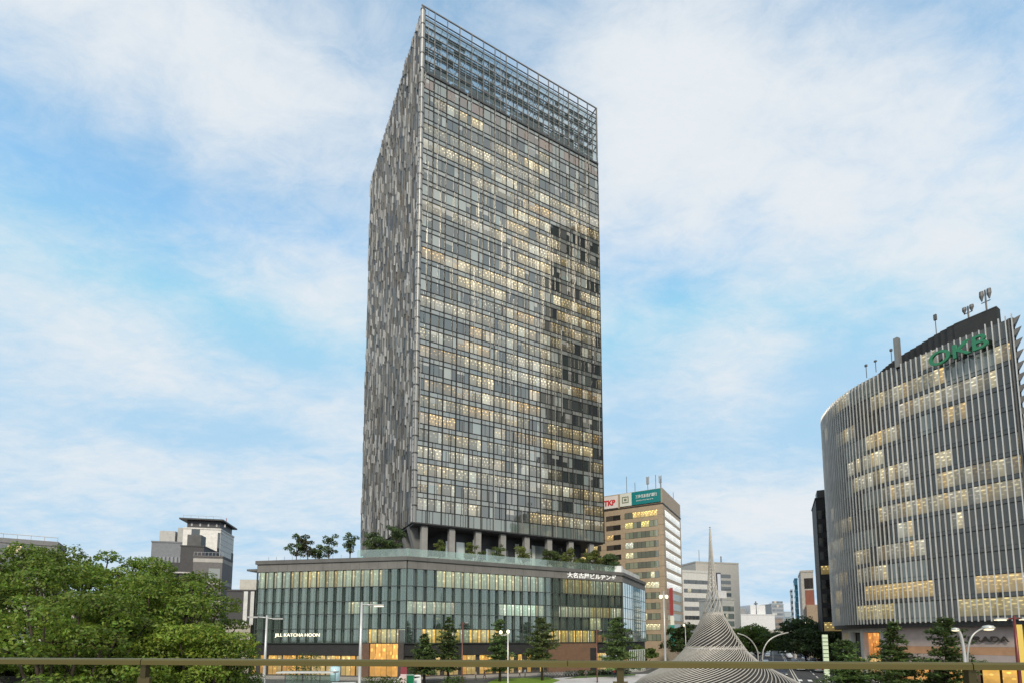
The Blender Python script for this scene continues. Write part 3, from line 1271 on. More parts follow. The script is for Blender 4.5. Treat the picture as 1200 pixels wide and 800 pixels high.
    for i in range(15):
        b.box(i * L / 30, (i + 1) * L / 30, -1.0, .1, ZB - 1.7, ZB - .9, (.42, .41, .39))
    b.build('base_core', 'dark', T)
    for i in range(9):
        b = MB(fb)
        a = L * .52 + i * L * .052
        em = random.choice([(.95, .32, .08), (1.0, .55, .10), (.9, .42, .1)]) if i in (1, 2, 4, 6, 7, 8) else (.1, .05, .03)
        b.pane(a, a + L * .045, .35, 3.5, .02, (.06, .04, .03), em)
        b.build('shop_window', 'winp', T)
    s0, s1 = L * .80, L * .93
    a0, a1 = A(s0), A(s1)
    ang = math.degrees(math.atan2(a1[1] - a0[1], a1[0] - a0[0]))
    SF = frame(*A(s0, -1.35 * sgn), ang, 1)
    text('PRADA', 1.25, 'dark_letters', SF, 0, 7.35, .05, T, 'shop_lettering', width=5.2, ext=.08, bold=.02)
    return T, A, sgn


OKB, OKBA, OKBS = curved_office()


# ------------------------------------------------------------------ ordinary blocks
def block(name, label, cat, cx, cy, w, d, h, rot, wall, rows=None, group=None, mat='tile', wincol=(.05, .06, .065), lit=.1, side=True,
          uspan=(.06, .94), pane=1.4, parapet=.8, left=False, base=0.0, roofbox=None, gap=.12, wmat='winb', tilegrid=0):
    """front wall runs from (cx, cy) along rot for w metres; d deep; rows = (z0, z1) window ribbons"""
    T = thing(name, label, cat, (cx, cy, base), group)
    fr = frame(cx, cy, rot, 1, base)
    b = MB(fr)
    b.box(0, w, -d, 0, 0, h, wall)
    if tilegrid:
        z = tilegrid
        while z < h:
            b.box(-.015, w + .015, -d - .015, .015, z - .04, z + .04, tuple(c * .7 for c in wall))
            z += tilegrid
    b.build('wall', mat, T)
    b = MB(fr)
    if parapet:
        b.box(-.15, w + .15, -d - .15, .15, h - .01, h + parapet, tuple(c * .9 for c in wall))
        b.build('parapet', mat, T)
    if roofbox:
        for (u0, u1, hh, c) in roofbox:
            b = MB(fr)
            b.box(u0 * w, u1 * w, -d * .7, -d * .2, h + parapet, h + parapet + hh, c)
            b.build('roof_housing', mat, T)
    faces = [(fr, w)]
    if side:
        p = fr(w, 0, 0)
        faces.append((frame(p[0], p[1], rot + 90, 1, base), d))
    if left:
        p = fr(0, 0, 0)
        faces.append((frame(p[0], p[1], rot + 90, -1, base), d))
    for ff, ln in faces:
        for z0, z1 in rows or ():
            b = MB(ff)
            u = uspan[0] * ln
            ue = uspan[1] * ln
            b.quad([(u - .1, .02, z0 - .1), (ue + .1, .02, z0 - .1), (ue + .1, .02, z1 + .1), (u - .1, .02, z1 + .1)], tuple(c * .35 for c in wall))
            while u < ue - .3:
                e = (0, 0, 0)
                if random.random() < lit:
                    e = tuple(x * .8 for x in warm())
                b.pane(u + gap / 2, min(u + pane, ue) - gap / 2, z0, z1, .045, jit(wincol, .35), e)
                u += pane
            b.build('window', wmat, T)
    return T, fr


def brown_office():
    random.seed(33)
    wall = (.40, .315, .22)
    c = (49.43, 164.57)
    T = thing('brown_tile_office_building', 'brown tiled office building with roof billboards beside the glass podium', 'office building', (*c, 0))
    FL = frame(*c, 148.7, -1)
    FR = frame(*c, 59.5, 1)
    WL, WR, H = 40.0, 26.0, 57.2
    b = MB()
    q = [c, FL(WL, 0, 0)[:2], (FL(WL, 0, 0)[0] + FR(WR, 0, 0)[0] - c[0], FL(WL, 0, 0)[1] + FR(WR, 0, 0)[1] - c[1]), FR(WR, 0, 0)[:2]]
    b.prism(q, 0, H - 5.4, wall)
    b.prism([tuple(np.array(p) * 1) for p in q], H - 5.0, H, tuple(x * .95 for x in wall))
    b.fr = FL
    z = 4.0
    while z < H - 6:
        b.box(-.02, WL, -.3, .025, z - .05, z + .05, tuple(x * .6 for x in wall))
        z += 3.42
    b.fr = FR
    z = 4.0
    while z < H - 6:
        b.box(-.02, WR, -.3, .025, z - .05, z + .05, tuple(x * .6 for x in wall))
        z += 3.42
    b.build('wall', 'tile', T)
    b = MB()
    b.prism([tuple(np.array(p) + (np.array(p) - np.mean(np.array(q), 0)) * .008) for p in q], H - 5.4, H - 5.0, (.05, .045, .04))
    b.build('cornice', 'dark', T)
    top = 50.1
    for k in range(13):
        z1 = top - k * 3.42
        z0 = z1 - 1.95
        b = MB(FL)
        b.quad([(1.7, .02, z0 - .08), (12.95, .02, z0 - .08), (12.95, .02, z1 + .08), (1.7, .02, z1 + .08)], (.06, .05, .04))
        for i in range(8):
            u = 1.78 + i * 1.39
            e = (0, 0, 0)
            cc = random.choice([(.30, .33, .25), (.22, .26, .2), (.16, .18, .15)])
            if k == 0 and i < 6:
                e = (.75, .48, .12)
            elif k == 1 and i in (2, 3, 6, 7):
                e = (.7, .55, .15)
            elif k in (11, 7) or random.random() < .08:
                e = (.6, .52, .3)
            elif k == 3 and i > 5:
                e = (.5, .5, .42)
            b.pane(u + .05, u + 1.34, z0, z1, .045, cc, e)
        b.build('window', 'winb', T)
        b = MB(FL)
        b.quad([(14.4, .02, z0 - .05), (19.6, .02, z0 - .05), (19.6, .02, z1 - .2), (14.4, .02, z1 - .2)], (.06, .05, .04))
        for i in range(4):
            u = 14.5 + i * 1.27
            e = (.6, .4, .15) if (k == 2 and i > 1) else (0, 0, 0)
            b.pane(u + .04, u + 1.23, z0, z1 - .25, .045, (.03, .028, .025) if i < 2 else (.08, .07, .06), e)
        b.build('window', 'winb', T)
        b = MB(FL)
        for i in range(9):
            u = 21.5 + i * 1.45
            b.pane(u + .05, u + 1.4, z0, z1, .045, (.06, .06, .05), (.5, .38, .15) if random.random() < .2 else (0, 0, 0))
        b.build('window', 'winb', T)
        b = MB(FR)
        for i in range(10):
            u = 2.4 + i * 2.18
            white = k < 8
            b.pane(u + .03, u + 2.15, z0 - .1, z1 + .25, .045, (.82, .80, .76) if white else (.35, .36, .32), (.42, .40, .36) if white else (0, 0, 0))  # upper bands: bright sky reflection put into pane colour and emission
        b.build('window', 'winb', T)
    b = MB(FL)
    b.box(0.2, WL, -.3, -.1, 0, 3.4, (.05, .045, .04))
    b.build('ground_floor', 'dark', T)
    # billboards along the roof edge
    b = MB(FL)
    b.box(.5, 10.2, .05, .35, H - 4.6, H - .2, (.008, .21, .225))
    sg = b.build('teal_billboard', 'sign', T)
    text('三井住友信託銀行', 1.25, 'white_letters', FL, 8.9, H - 2.5, .36, sg, 'lettering', width=7.2, ext=.03, uflip=-1, bold=.01)
    text('SUMITOMO MITSUI TRUST BANK', .5, 'white_letters', FL, 8.8, H - 3.5, .36, sg, 'lettering', width=5.8, ext=.03, uflip=-1)
    b = MB(FL)
    b.box(10.3, 14.4, .05, .33, H - 4.6, H - .2, (.72, .74, .68))
    sg = b.build('white_billboard', 'sign', T)
    b = MB(FL)
    for (u0, u1, z0, z1) in ((11.3, 13.6, .3, .6), (11.3, 13.6, 2.2, 2.5), (11.3, 11.6, .6, 2.2), (13.3, 13.6, .6, 2.2), (12.0, 12.9, 1.0, 1.8)):
        b.box(u0, u1, .34, .40, H - 3.8 + z0, H - 3.8 + z1, (.22, .25, .17))
    b.build('emblem', 'sign', sg)
    b = MB(FL)
    b.box(15.1, 21.2, .05, .33, H - 4.7, H - .4, (.75, .70, .68))
    sg = b.build('white_billboard', 'sign', T)
    text('TKP', 2.5, 'red_letters', FL, 20.2, H - 3.7, .34, sg, 'lettering', width=4.2, ext=.03, uflip=-1, bold=.05)
    # masts
    for u, v, hh in ((14, -6, 11), (11, -6, 7.2), (6.2, -5, 8.5), (2.9, -3, 8), (1.9, -5, 8), (0.5, -.6, 4.6)):
        b = MB(FL)
        b.tube([(u, v, H - .1), (u, v, H + hh * .7)], .10, 6, (.2, .2, .2))
        if hh == 8.5 or v == -5:
            for dx in (-.35, .35):
                b.box(u + dx - .12, u + dx + .12, v - .2, v + .2, H + hh * .42, H + hh * .72, (.45, .45, .45))
            b.box(u - .4, u + .4, v - .1, v + .1, H + hh * .4, H + hh * .43, (.3, .3, .3))
        b.build('mast', 'metal', T)
    b = MB(FR)
    b.tube([(20, -1, H - .1), (20, -1, H + 3.5)], .1, 6, (.3, .3, .3))
    b.build('mast', 'metal', T)
    # vertical shop signs on the corner towards the avenue
    b = MB(FR)
    b.box(5.4, 5.75, .1, 1.1, 15.4, 24.5, (.32, .05, .05))
    sg = b.build('red_banner_sign', 'sign', T)
    b = MB(FR)
    b.box(5.4, 5.75, .1, 1.3, 12.2, 15.2, (.75, .76, .66))
    b.box(5.4, 5.75, .1, 1.3, 5.2, 12.2, (.02, .30, .24))
    b.build('green_banner_sign', 'sign', T)
    return T


brown_office()


def ribs(z0, z1, pitch, h):
    o = []
    z = z0
    while z + h < z1:
        o.append((z, z + h))
        z += pitch
    return o


random.seed(40)


def px_block(name, label, cat, x0, x1, ytop, D, rot, depth, wall, **kw):
    a = at(x0, ytop, D)
    ca, sa = math.cos(R(rot)), math.sin(R(rot))
    # width so that the far front corner falls on x1
    r1 = ray(x1, 745)
    t = r1[0] / r1[1]
    w = (t * a[1] - a[0]) / (ca - t * sa)
    h = a[2] - kw.get('parapet', .8)
    return block(name, label, cat, a[0], a[1], w, depth, h, rot, wall, **kw) + (w, h)


# left: cluster of grey and white blocks behind the trees
T, fr, w, h = px_block('white_and_black_tower', 'white tower block with black overhanging roof behind the leafy trees at left', 'tower block', 215, 252, 617, 172, 12, 14, (.74, .72, .68),
                       rows=[], parapet=.5, side=False)
b = MB(fr)
b.box(-1.2, w + .8, -14.8, .8, h + 3.1, h + 3.6, (.05, .05, .05))
b.build('roof', 'dark', T)
b = MB(fr)
b.box(.8, w - .6, -13.5, -.8, h + .5, h + 3.1, (.06, .06, .065))
for i in range(5):
    b.box(2 + i * 2.6, 2.5 + i * 2.6, -.8, -.72, h + 1.2, h + 2.2, (.4, .4, .4))
b.build('penthouse', 'dark', T)
b = MB(fr)
for i in range(6):
    b.tube([(w * i / 5, .6, h + 3.6), (w * i / 5, .6, h + 4.5)], .05, 5, (.5, .5, .5))
b.tube([(0, .6, h + 4.5), (w, .6, h + 4.5)], .05, 5, (.5, .5, .5))
b.tube([(w - 1, -8, h + 3.6), (w - 1, -8, h + 6)], .12, 6, (.5, .1, .08))
b.build('roof_rail', 'metal', T)
for (u0, u1, z0, z1) in ((.22 * w, .44 * w, h - 5.8, h), (w - .9, w - .1, h - 26, h - 1)):
    b = MB(fr)
    b.pane(u0, u1, z0, z1, .05, (.04, .05, .06))
    b.build('window', 'winb', T)
SFr = frame(*fr(w, 0, 0)[:2], 102, 1)
b = MB(SFr)
z = 4
while z < h:
    b.box(0, 14, -.2, .03, z, z + .12, (.40, .39, .37))
    z += 1.9
b.box(12.2, 14.0, -.3, .12, 4, h - 6, (.10, .10, .11))
b.build('cladding_joint', 'stone', T)

T, fr, w, h = px_block('grey_striped_block', 'dark grey block with pale floor bands in front of the white tower', 'office block', 227, 256, 650, 150, 12, 9, (.14, .13, .13), rows=[], side=True, parapet=.4)
for z in (h - 1.6, h - 8.2, h - 14):
    b = MB(fr)
    b.box(-.05, w + .05, -9.1, .06, z, z + 1.1, (.42, .40, .37))
    b.build('floor_band', 'stone', T)
for z0, z1, c in ((h - 6.6, h - 3.4, (.25, .27, .26)), (h - 12.8, h - 10, (.04, .04, .04))):
    b = MB(fr)
    b.pane(w - 3.6, w - .5, z0, z1, .07, c)
    b.build('window', 'winb', T)
b = MB(fr)
for i in range(9):
    b.tube([(w * i / 8, -.2, h + .4), (w * i / 8, -.2, h + 1.4)], .04, 5, (.6, .6, .6))
b.tube([(0, -.2, h + 1.4), (w, -.2, h + 1.4)], .04, 5, (.6, .6, .6))
b.build('roof_rail', 'metal', T)
T, fr, w, h = px_block('charcoal_stepped_block', 'charcoal stepped block standing against the white tower with black roof', 'office block', 212, 233, 638, 158, 12, 12, (.055, .052, .055), rows=[], side=False, parapet=.4, left=True)
b = MB(fr)
b.box(-3.2, -.02, -6, -1, 0, h - 5, (.05, .05, .05))
b.box(-2.4, w * .5, -.5, .5, h - 8.5, h - 8.1, (.5, .48, .46))
b.box(-2.4, w * .5, -.5, .5, h - 12.0, h - 11.6, (.5, .48, .46))
b.build('escape_stair', 'dark', T)
b = MB(fr)
b.box(w * .2, w * .8, -5, -1, h + .4, h + 4, (.09, .09, .09))
b.build('roof_housing', 'dark', T)
px_block('blue_grey_ribbed_block', 'blue grey block with vertical ribs and small roof hut, left of the white tower', 'office block', 178, 212, 633, 175, 12, 14, (.19, .20, .22),
         rows=[], side=False, parapet=.5, roofbox=[(.1, .55, 4.2, (.46, .45, .43)), (.62, .98, 5.5, (.40, .40, .38))])
T = bpy.data.objects['blue_grey_ribbed_block']
fr = frame(T.location[0], T.location[1], 12, 1)
for i in range(8):
    b = MB(fr)
    b.box(i * 1.25 + .2, i * 1.25 + .75, .0, .35, 0, 36, (.30, .31, .33))
    b.build('rib', 'metal', T)
T, fr, w, h = px_block('dark_slab_block', 'dark low block with white pilasters beside the left end of the glass podium', 'office block', 266, 296, 690, 135, 8, 14, (.06, .058, .06), rows=[], side=False, parapet=.5,
                       roofbox=[(.3, .95, 3.0, (.5, .48, .43))])
b = MB(fr)
b.box(w - 2.6, w - 1.6, -1, .25, 0, h, (.66, .66, .64))
b.box(w - .9, w, -1, .25, 0, h, (.6, .6, .58))
b.build('pilaster', 'stone', T)
T, fr, w, h = px_block('beige_low_house', 'small beige concrete house at the foot of the dark low block', 'house', 264, 293, 731, 118, 8, 10, (.40, .37, .31), rows=[(2.0, 4.0), (6.0, 8.3)], side=False, parapet=.4, uspan=(.15, .6))
T, fr, w, h = px_block('grey_roofed_hall', 'long grey flat roofed hall peeping over the tree tops at far left', 'hall', -30, 58, 627, 105, 32, 9, (.22, .22, .22), rows=[(22, 24.5), (26.2, 27.6)], side=False, parapet=1.0, uspan=(.02, .86), pane=2.4, wincol=(.10, .11, .11))
b = MB(fr)
b.tube([(0, 0.1, h + 1.9), (w, .1, h + 1.9)], .08, 6, (.6, .6, .58))
for i in range(7):
    b.tube([(w * i / 6, .1, h + 1), (w * i / 6, .1, h + 1.9)], .05, 5, (.6, .6, .58))
b.build('roof_rail', 'metal', T)
px_block('pale_street_block', 'pale low street block half hidden by the leafy trees', 'street block', -10, 150, 712, 90, 0, 16, (.55, .50, .45), rows=ribs(1, 12, 3.4, 1.7), side=False, lit=.1)

# centre: white blocks behind the spire
px_block('white_ribbon_window_block', 'white block with dark ribbon windows right of the brown office', 'office block', 799, 838, 667, 260, 20, 20, (.62, .61, .58), rows=ribs(3.5, 38, 4.6, 1.9), side=False, wincol=(.05, .055, .06), pane=2.2, parapet=1.2, uspan=(.05, .86), lit=.04)
T, fr, w, h = px_block('pale_tall_block', 'tall pale beige block with red lettered sign behind the steel spire', 'tower block', 815, 869, 657, 330, 14, 26, (.48, .455, .41), rows=[], side=True, parapet=1.0)
for k in range(13):
    b = MB(fr)
    z = h - 7 - k * 4.1
    b.quad([(w * .56, .05, z - 2.4), (w * .80, .05, z - 2.4), (w * .80, .05, z), (w * .56, .05, z)], (.09, .10, .11))
    b.build('window', 'winb', T)
b = MB(fr)
b.box(w * .46, w * .56, -.2, .5, 10, h - 6.0, (.07, .075, .10))
b.build('dark_shaft', 'dark', T)
b = MB(fr)
b.box(w * .03, w * .40, .05, .6, h - 16, h - 6, (.82, .76, .75))
sg = b.build('white_billboard', 'sign', T)
text('東京', 3.6, 'red_letters', fr, w * .13, h - 10.6, .6, sg, 'lettering', width=7.0, ext=.05, bold=.02)
text('海上日動', 3.2, 'red_letters', fr, w * .06, h - 15.0, .6, sg, 'lettering', width=9.4, ext=.05, bold=.02)
b = MB(fr)
b.box(w * .475, w * .545, .5, .9, h - 22, h - 7, (.75, .78, .85))
b.build('hanging_sign', 'sign', T)
for k in range(3):
    b = MB(fr)
    b.pane(w * .10, w * .34, h - 21.5 - k * 4.2, h - 19.2 - k * 4.2, .05, (.08, .09, .09))
    b.build('window', 'winb', T)
b = MB(fr)
b.tube([(w * .15, -3, h + .9), (w * .15, -3, h + 9)], .25, 6, (.45, .45, .45))
b.tube([(w * .66, -3, h + .9), (w * .66, -3, h + 5.5)], .45, 6, (.25, .25, .25))
b.build('mast', 'metal', T)
px_block('stepped_glass_office', 'glass and white office with stepped roof just right of the spire', 'office block', 846, 862, 700, 230, 24, 14, (.42, .43, .41), rows=ribs(3, 25, 3.4, 2.2), side=True, wincol=(.10, .13, .13), pane=1.5, lit=.1, roofbox=[(.1, .8, 3.6, (.6, .6, .6))])
px_block('white_blank_hall', 'wide blank white building far along the avenue', 'office block', 868, 909, 719, 420, 5, 40, (.66, .66, .66), rows=[], side=True, roofbox=[(.45, .9, 8, (.66, .66, .66)), (.02, .3, 5, (.25, .25, .26))])
px_block('distant_grey_tower', 'distant grey office tower standing over the avenue', 'tower block', 904, 920, 707, 640, 8, 30, (.32, .34, .36), rows=ribs(6, 56, 5, 2.6), side=True, wincol=(.14, .16, .19), pane=3)
px_block('distant_brown_block', 'small brown block below the distant grey tower', 'office block', 908, 918, 724, 500, 8, 20, (.25, .20, .17), rows=ribs(4, 24, 4, 2), side=True, pane=2.5)
px_block('distant_pale_block', 'small pale blue block right of the distant grey tower', 'office block', 919, 928, 716, 700, 8, 20, (.36, .41, .44), rows=ribs(4, 40, 5, 2.5), side=True, pane=3, wincol=(.15, .2, .23))
a = at(885.5, 704, 430)
T = thing('red_and_grey_aerial_mast', 'slim lattice aerial mast on the far white building', 'mast', (a[0], 430, 0))
b = MB()
b.tube([(a[0], 430, 20), (a[0], 430, a[2])], [.9, .5], 6, (.18, .18, .19))
b.tube([(a[0], 430, 36), (a[0], 430, 37)], 1.5, 6, (.2, .2, .2))
b.build('pole', 'metal', T)

# right of the avenue
px_block('blue_glass_block', 'bright blue glass block along the right of the avenue', 'office block', 931, 938, 677, 300, -27, 18, (.10, .30, .42), rows=ribs(4, 40, 3.6, 2.6), side=False, left=True, wincol=(.05, .22, .32), pane=1.6, wmat='win')
px_block('white_stepped_block', 'narrow white stepped block left of the blue glass block', 'office block', 926.5, 931.5, 690, 340, -27, 18, (.55, .56, .57), rows=ribs(4, 40, 3.8, 1.8), side=False, left=True, wincol=(.12, .14, .17), pane=2)
T, fr, w, h = px_block('brick_and_concrete_block', 'concrete block with red brick panel between blue glass and dark slim tower', 'office block', 938, 957, 668, 205, -27, 20, (.43, .41, .38), rows=[], side=False, left=True, parapet=.8)
b = MB(fr)
b.box(w * .28, w, -.3, .12, h - 19, h - 7.2, (.25, .085, .055))
b.build('brick_panel', 'tile', T)
for z0, z1, c in ((h - 6.6, h - 2.4, (.05, .045, .045)), (h - 23, h - 20, (.28, .22, .17)), (h - 27, h - 24.2, (.1, .08, .07))):
    b = MB(fr)
    for i in range(4):
        b.pane(w * (.25 + i * .18), w * (.25 + i * .18 + .17), z0, z1, .13, jit(c, .3))
    b.build('window', 'winb', T)
b = MB(fr)
b.box(w * .3, w * 1.3, -4, 2.5, 0, 21, (.36, .27, .19))
b.build('lower_wing', 'tile', T)
T, fr, w, h = px_block('dark_slim_tower', 'slim black glass tower squeezed behind the curved finned building', 'tower block', 955.5, 992, 583, 130, -27, 14, (.016, .016, .017), rows=[], side=False, left=True, parapet=.3)
for k in range(11):
    b = MB(fr)
    z = 2.5 + k * 3.6
    b.pane(.3, w - .3, z, z + 2.2, .05, jit((.03, .032, .035), .4), (.3, .22, .08) if k in (2, 6) else (0, 0, 0))
    b.build('window', 'winb', T)
b = MB(fr)
b.box(w * .1, w * .8, -6, -1, h + .3, h + 2.5, (.08, .08, .08))
b.build('roof_housing', 'dark', T)

# far city skyline lining the avenue and filling gaps between the near blocks
random.seed(77)
for i, (x0, x1, yt, D, c) in enumerate(((-120, -20, 690, 150, (.4, .39, .37)), (150, 185, 716, 210, (.5, .47, .43)),
                                        (742, 770, 735, 330, (.4, .38, .35)), (1010, 1100, 700, 210, (.36, .35, .34)))):
    px_block('street_block', ['grey block beyond the left edge of the trees', 'cream low block glimpsed between tree crowns', 'low brownish block seen behind the podium end', 'grey block hidden behind the curved building'][i],
             'street block', x0, x1, yt, D, 5, 20, c, rows=ribs(3, 18, 3.5, 1.6), side=False)

# tall slab across the square, seen mirrored in the skyscraper
T, fr = block('dark_glass_high_rise', 'dark brown glass high rise across the square, mirrored in the skyscraper glass', 'skyscraper', 128, 72, 70, 40, 243, -35, (.05, .042, .035), rows=ribs(4, 240, 8.0, 4.5),
              side=False, left=True, wincol=(.05, .045, .03), pane=4, lit=.12, wmat='dark', parapet=0)


# ------------------------------------------------------------------ steel spire sculpture
def spire():
    T = thing('spire_sculpture', 'twisted cone sculpture of pale steel tubes rising to a needle', 'sculpture', (CX, CY, .14))
    zs = [.3, 1.4, 2.6, 3.7, 4.9, 6.5, 8.8, 11.0, 14.5, 19.1, 23]
    rs = [12.0, 11.0, 9.4, 7.3, 5.3, 3.75, 2.35, 1.22, .54, .21, .04]
    rf = lambda z: float(np.interp(z, zs, rs))

    def tier(name, z0, z1, n, slope, rad, hand=1, dr=0.0, tone=(.50, .465, .41)):
        b = MB()
        K = 34
        phis = [0]
        zz = [z0 + (z1 - z0) * i / K for i in range(K + 1)]
        for i in range(K):
            r = .5 * (rf(zz[i]) + rf(zz[i + 1]))
            ds = math.hypot(zz[i + 1] - zz[i], rf(zz[i]) - rf(zz[i + 1]))
            phis.append(phis[-1] + hand * ds / (math.tan(R(slope)) * r))
        for k in range(n):
            p0 = 2 * PI * k / n
            pts = [(CX + (rf(z) + dr) * math.cos(p0 + p), CY + (rf(z) + dr) * math.sin(p0 + p), z) for z, p in zip(zz, phis)]
            b.tube(pts, rad, 5, jit(tone, .08), cap=False)
        return b.build(name, 'steel', T, True)
    tier('lower_tube_tier', .3, 6.9, 74, 38, .062)
    tier('middle_tube_tier', 6.4, 11.4, 30, 38, .056, 1, .08)
    tier('upper_tube_tier', 10.9, 23, 12, 66, .04, 1, .05)
    b = MB()
    for z in (.35, 6.6, 11.1):
        pts = [(CX + rf(z) * math.cos(2 * PI * k / 48), CY + rf(z) * math.sin(2 * PI * k / 48), z) for k in range(49)]
        b.tube(pts, .1, 6, (.45, .43, .40), cap=False)
    b.build('ring', 'steel', T, True)
    b = MB()
    b.tube([(CX, CY, 12), (CX, CY, 23)], [.12, .03], 8, (.35, .34, .32))
    b.build('needle', 'steel', T, True)
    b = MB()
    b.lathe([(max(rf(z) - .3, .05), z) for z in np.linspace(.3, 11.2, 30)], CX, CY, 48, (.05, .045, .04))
    b.build('shade_cone', 'dark', T, True)  # dark solid added inside so the gaps between tubes look shaded


spire()


# ------------------------------------------------------------------ vegetation
def leaves_mesh(name, cen, nor, size, cols, parent, aspect=1.5):
    n = len(cen)
    nor = nor / (np.linalg.norm(nor, axis=1, keepdims=True) + 1e-9)
    rv = RNG.normal(size=(n, 3))
    t = np.cross(nor, rv)
    t /= np.linalg.norm(t, axis=1, keepdims=True) + 1e-9
    bt = np.cross(nor, t)
    s = size[:, None]
    org = np.array(parent.location)
    c = cen - org
    droop = -nor * s * .18
    v = np.stack([c - t * s * aspect * .5, c + bt * s * .38 - droop * .3, c + t * s * aspect * .5 + droop, c - bt * s * .38 - droop * .3], 1).reshape(-1, 3)
    me = bpy.data.meshes.new(name)
    me.vertices.add(n * 4)
    me.vertices.foreach_set('co', v.astype(np.float32).ravel())
    me.loops.add(n * 4)
    me.loops.foreach_set('vertex_index', np.arange(n * 4, dtype=np.int32))
    me.polygons.add(n)
    me.polygons.foreach_set('loop_start', np.arange(0, n * 4, 4, dtype=np.int32))
    me.polygons.foreach_set('loop_total', np.full(n, 4, np.int32))
    me.update(calc_edges=True)
    a = me.attributes.new('col', 'FLOAT_COLOR', 'FACE')
    a.data.foreach_set('color', np.concatenate([cols, np.ones((n, 1))], 1).astype(np.float32).ravel())
    me.materials.append(M['leaf'])
    o = bpy.data.objects.new(name, me)
    COL.objects.link(o)
    o.parent = parent
    return o


def pads_to_leaves(pads, per, size, base, spread=.35, bias=-.5):
    C, Nn, S, K = [], [], [], []
    for (p, rx, rz, tone) in pads:
        n = int(per * rx * rx)
        d = RNG.normal(size=(n * 2, 3))
        d /= np.linalg.norm(d, axis=1, keepdims=True)
        d = d[d[:, 2] > bias][:n]
        n = len(d)
        lump = 1 + .16 * np.sin(d[:, 0] * 7 + p[0] * 3) * np.sin(d[:, 1] * 6 + p[1] * 2) + .12 * np.sin(d[:, 2] * 9 + p[2])
        rad = RNG.uniform(.62, 1.06, n) ** .6 * lump
        C.append(np.array(p) + d * np.array((rx, rx, rz)) * rad[:, None])
        Nn.append(d * .7 + RNG.normal(size=(n, 3)) * .55 + np.array((0, 0, .35)))
        S.append(RNG.uniform(.65, 1.25, n) * size)
        k = np.array(base) * tone
        K.append(k[None] * RNG.uniform(.65, 1.35, (n, 1)) * (1 + RNG.normal(size=(n, 3)) * np.array((.12, .05, .1))))
    return np.concatenate(C), np.concatenate(Nn), np.concatenate(S), np.clip(np.concatenate(K), .003, .5)


def broad_tree(name, label, cx, cy, h, rad, zlow, npads, seed, base=(.145, .21, .03), leaf=.12, per=620, group=None, prad=(.6, 1.3), trunk=.45, pf=.55):
    rs = random.Random(seed)
    T = thing(name, label, 'tree', (cx, cy, 0), group)
    pads = []
    limbs = MB()
    fork = zlow * .55
    limbs.tube([(cx, cy, -.05), (cx + .15, cy, fork * .5), (cx, cy + .1, fork), (cx, cy, h * .55)], [trunk * 1.25, trunk, trunk * .85, trunk * .4], 9, (.055, .04, .028))
    tries = 0
    while len(pads) < npads and tries < 9000:
        tries += 1
        a = rs.uniform(0, 2 * PI)
        q = rs.uniform(0, 1) ** .5
        zt = rs.uniform(0, 1) ** .8
        env = math.sqrt(max(0, 1 - (max(zt - .35, -.3) / .72) ** 2))
        r = rad * q * env
        z = zlow + (h - zlow) * zt * .93
        if q < .35 and zt < .6:
            continue
        p = (cx + r * math.cos(a), cy + r * math.sin(a), z)
        pr_ = rs.uniform(*prad)
        if any((p[0] - o[0][0]) ** 2 + (p[1] - o[0][1]) ** 2 + 1.6 * (p[2] - o[0][2]) ** 2 < (.5 * (pr_ + o[1])) ** 2 for o in pads):
            continue
        pads.append((p, pr_, pr_ * rs.uniform(.5, .75), rs.uniform(.7, 1.35)))
    for (p, pr_, rz, _) in pads:
        m = (cx + (p[0] - cx) * .45 + rs.uniform(-.3, .3), cy + (p[1] - cy) * .45 + rs.uniform(-.3, .3), fork + (p[2] - fork) * .55 - .3)
        limbs.tube([(cx, cy, fork * rs.uniform(.85, 1.25)), m, (p[0], p[1], p[2] - rz * .4)], [trunk * .35, trunk * .2, .03], 6, (.05, .037, .026))
        for q in range(3):
            e = (p[0] + rs.uniform(-.8, .8) * pr_, p[1] + rs.uniform(-.8, .8) * pr_, p[2] + rs.uniform(-.2, .5) * rz)
            limbs.tube([(p[0], p[1], p[2] - rz * .4), e], [.035, .012], 4, (.05, .037, .026))
    limbs.build('trunk', 'bark', T, True)
    leaves_mesh('crown', *pads_to_leaves(pads, per, leaf, base), T)
    return T


GT = 'broadleaf trees below the terrace'
broad_tree('broadleaf_tree', 'largest leafy green tree with dark limbs at left behind the railing', -25.6, 30, 13.3, 7.8, 3.4, 170, 1, group=GT, per=620)
broad_tree('broadleaf_tree', 'rounded leafy tree in front of the white tower with black roof', -19.3, 28.5, 11.9, 4.4, 3.0, 75, 2, group=GT, per=620)
broad_tree('broadleaf_tree', 'leafy tree cut by the left edge of the picture', -29.5, 25, 11.4, 4.8, 2.6, 80, 3, group=GT, per=700)
broad_tree('broadleaf_tree', 'lower bright leafy tree next to the grey twin lamp before the podium', -15.3, 25, 8.9, 2.7, 2.0, 40, 4, group=GT, per=700, base=(.165, .225, .03))
broad_tree('broadleaf_tree', 'middle bushy tree rising over the first rail post', -19.5, 22.5, 10.2, 4.3, 2.2, 75, 5, group=GT, per=620, base=(.15, .215, .03))


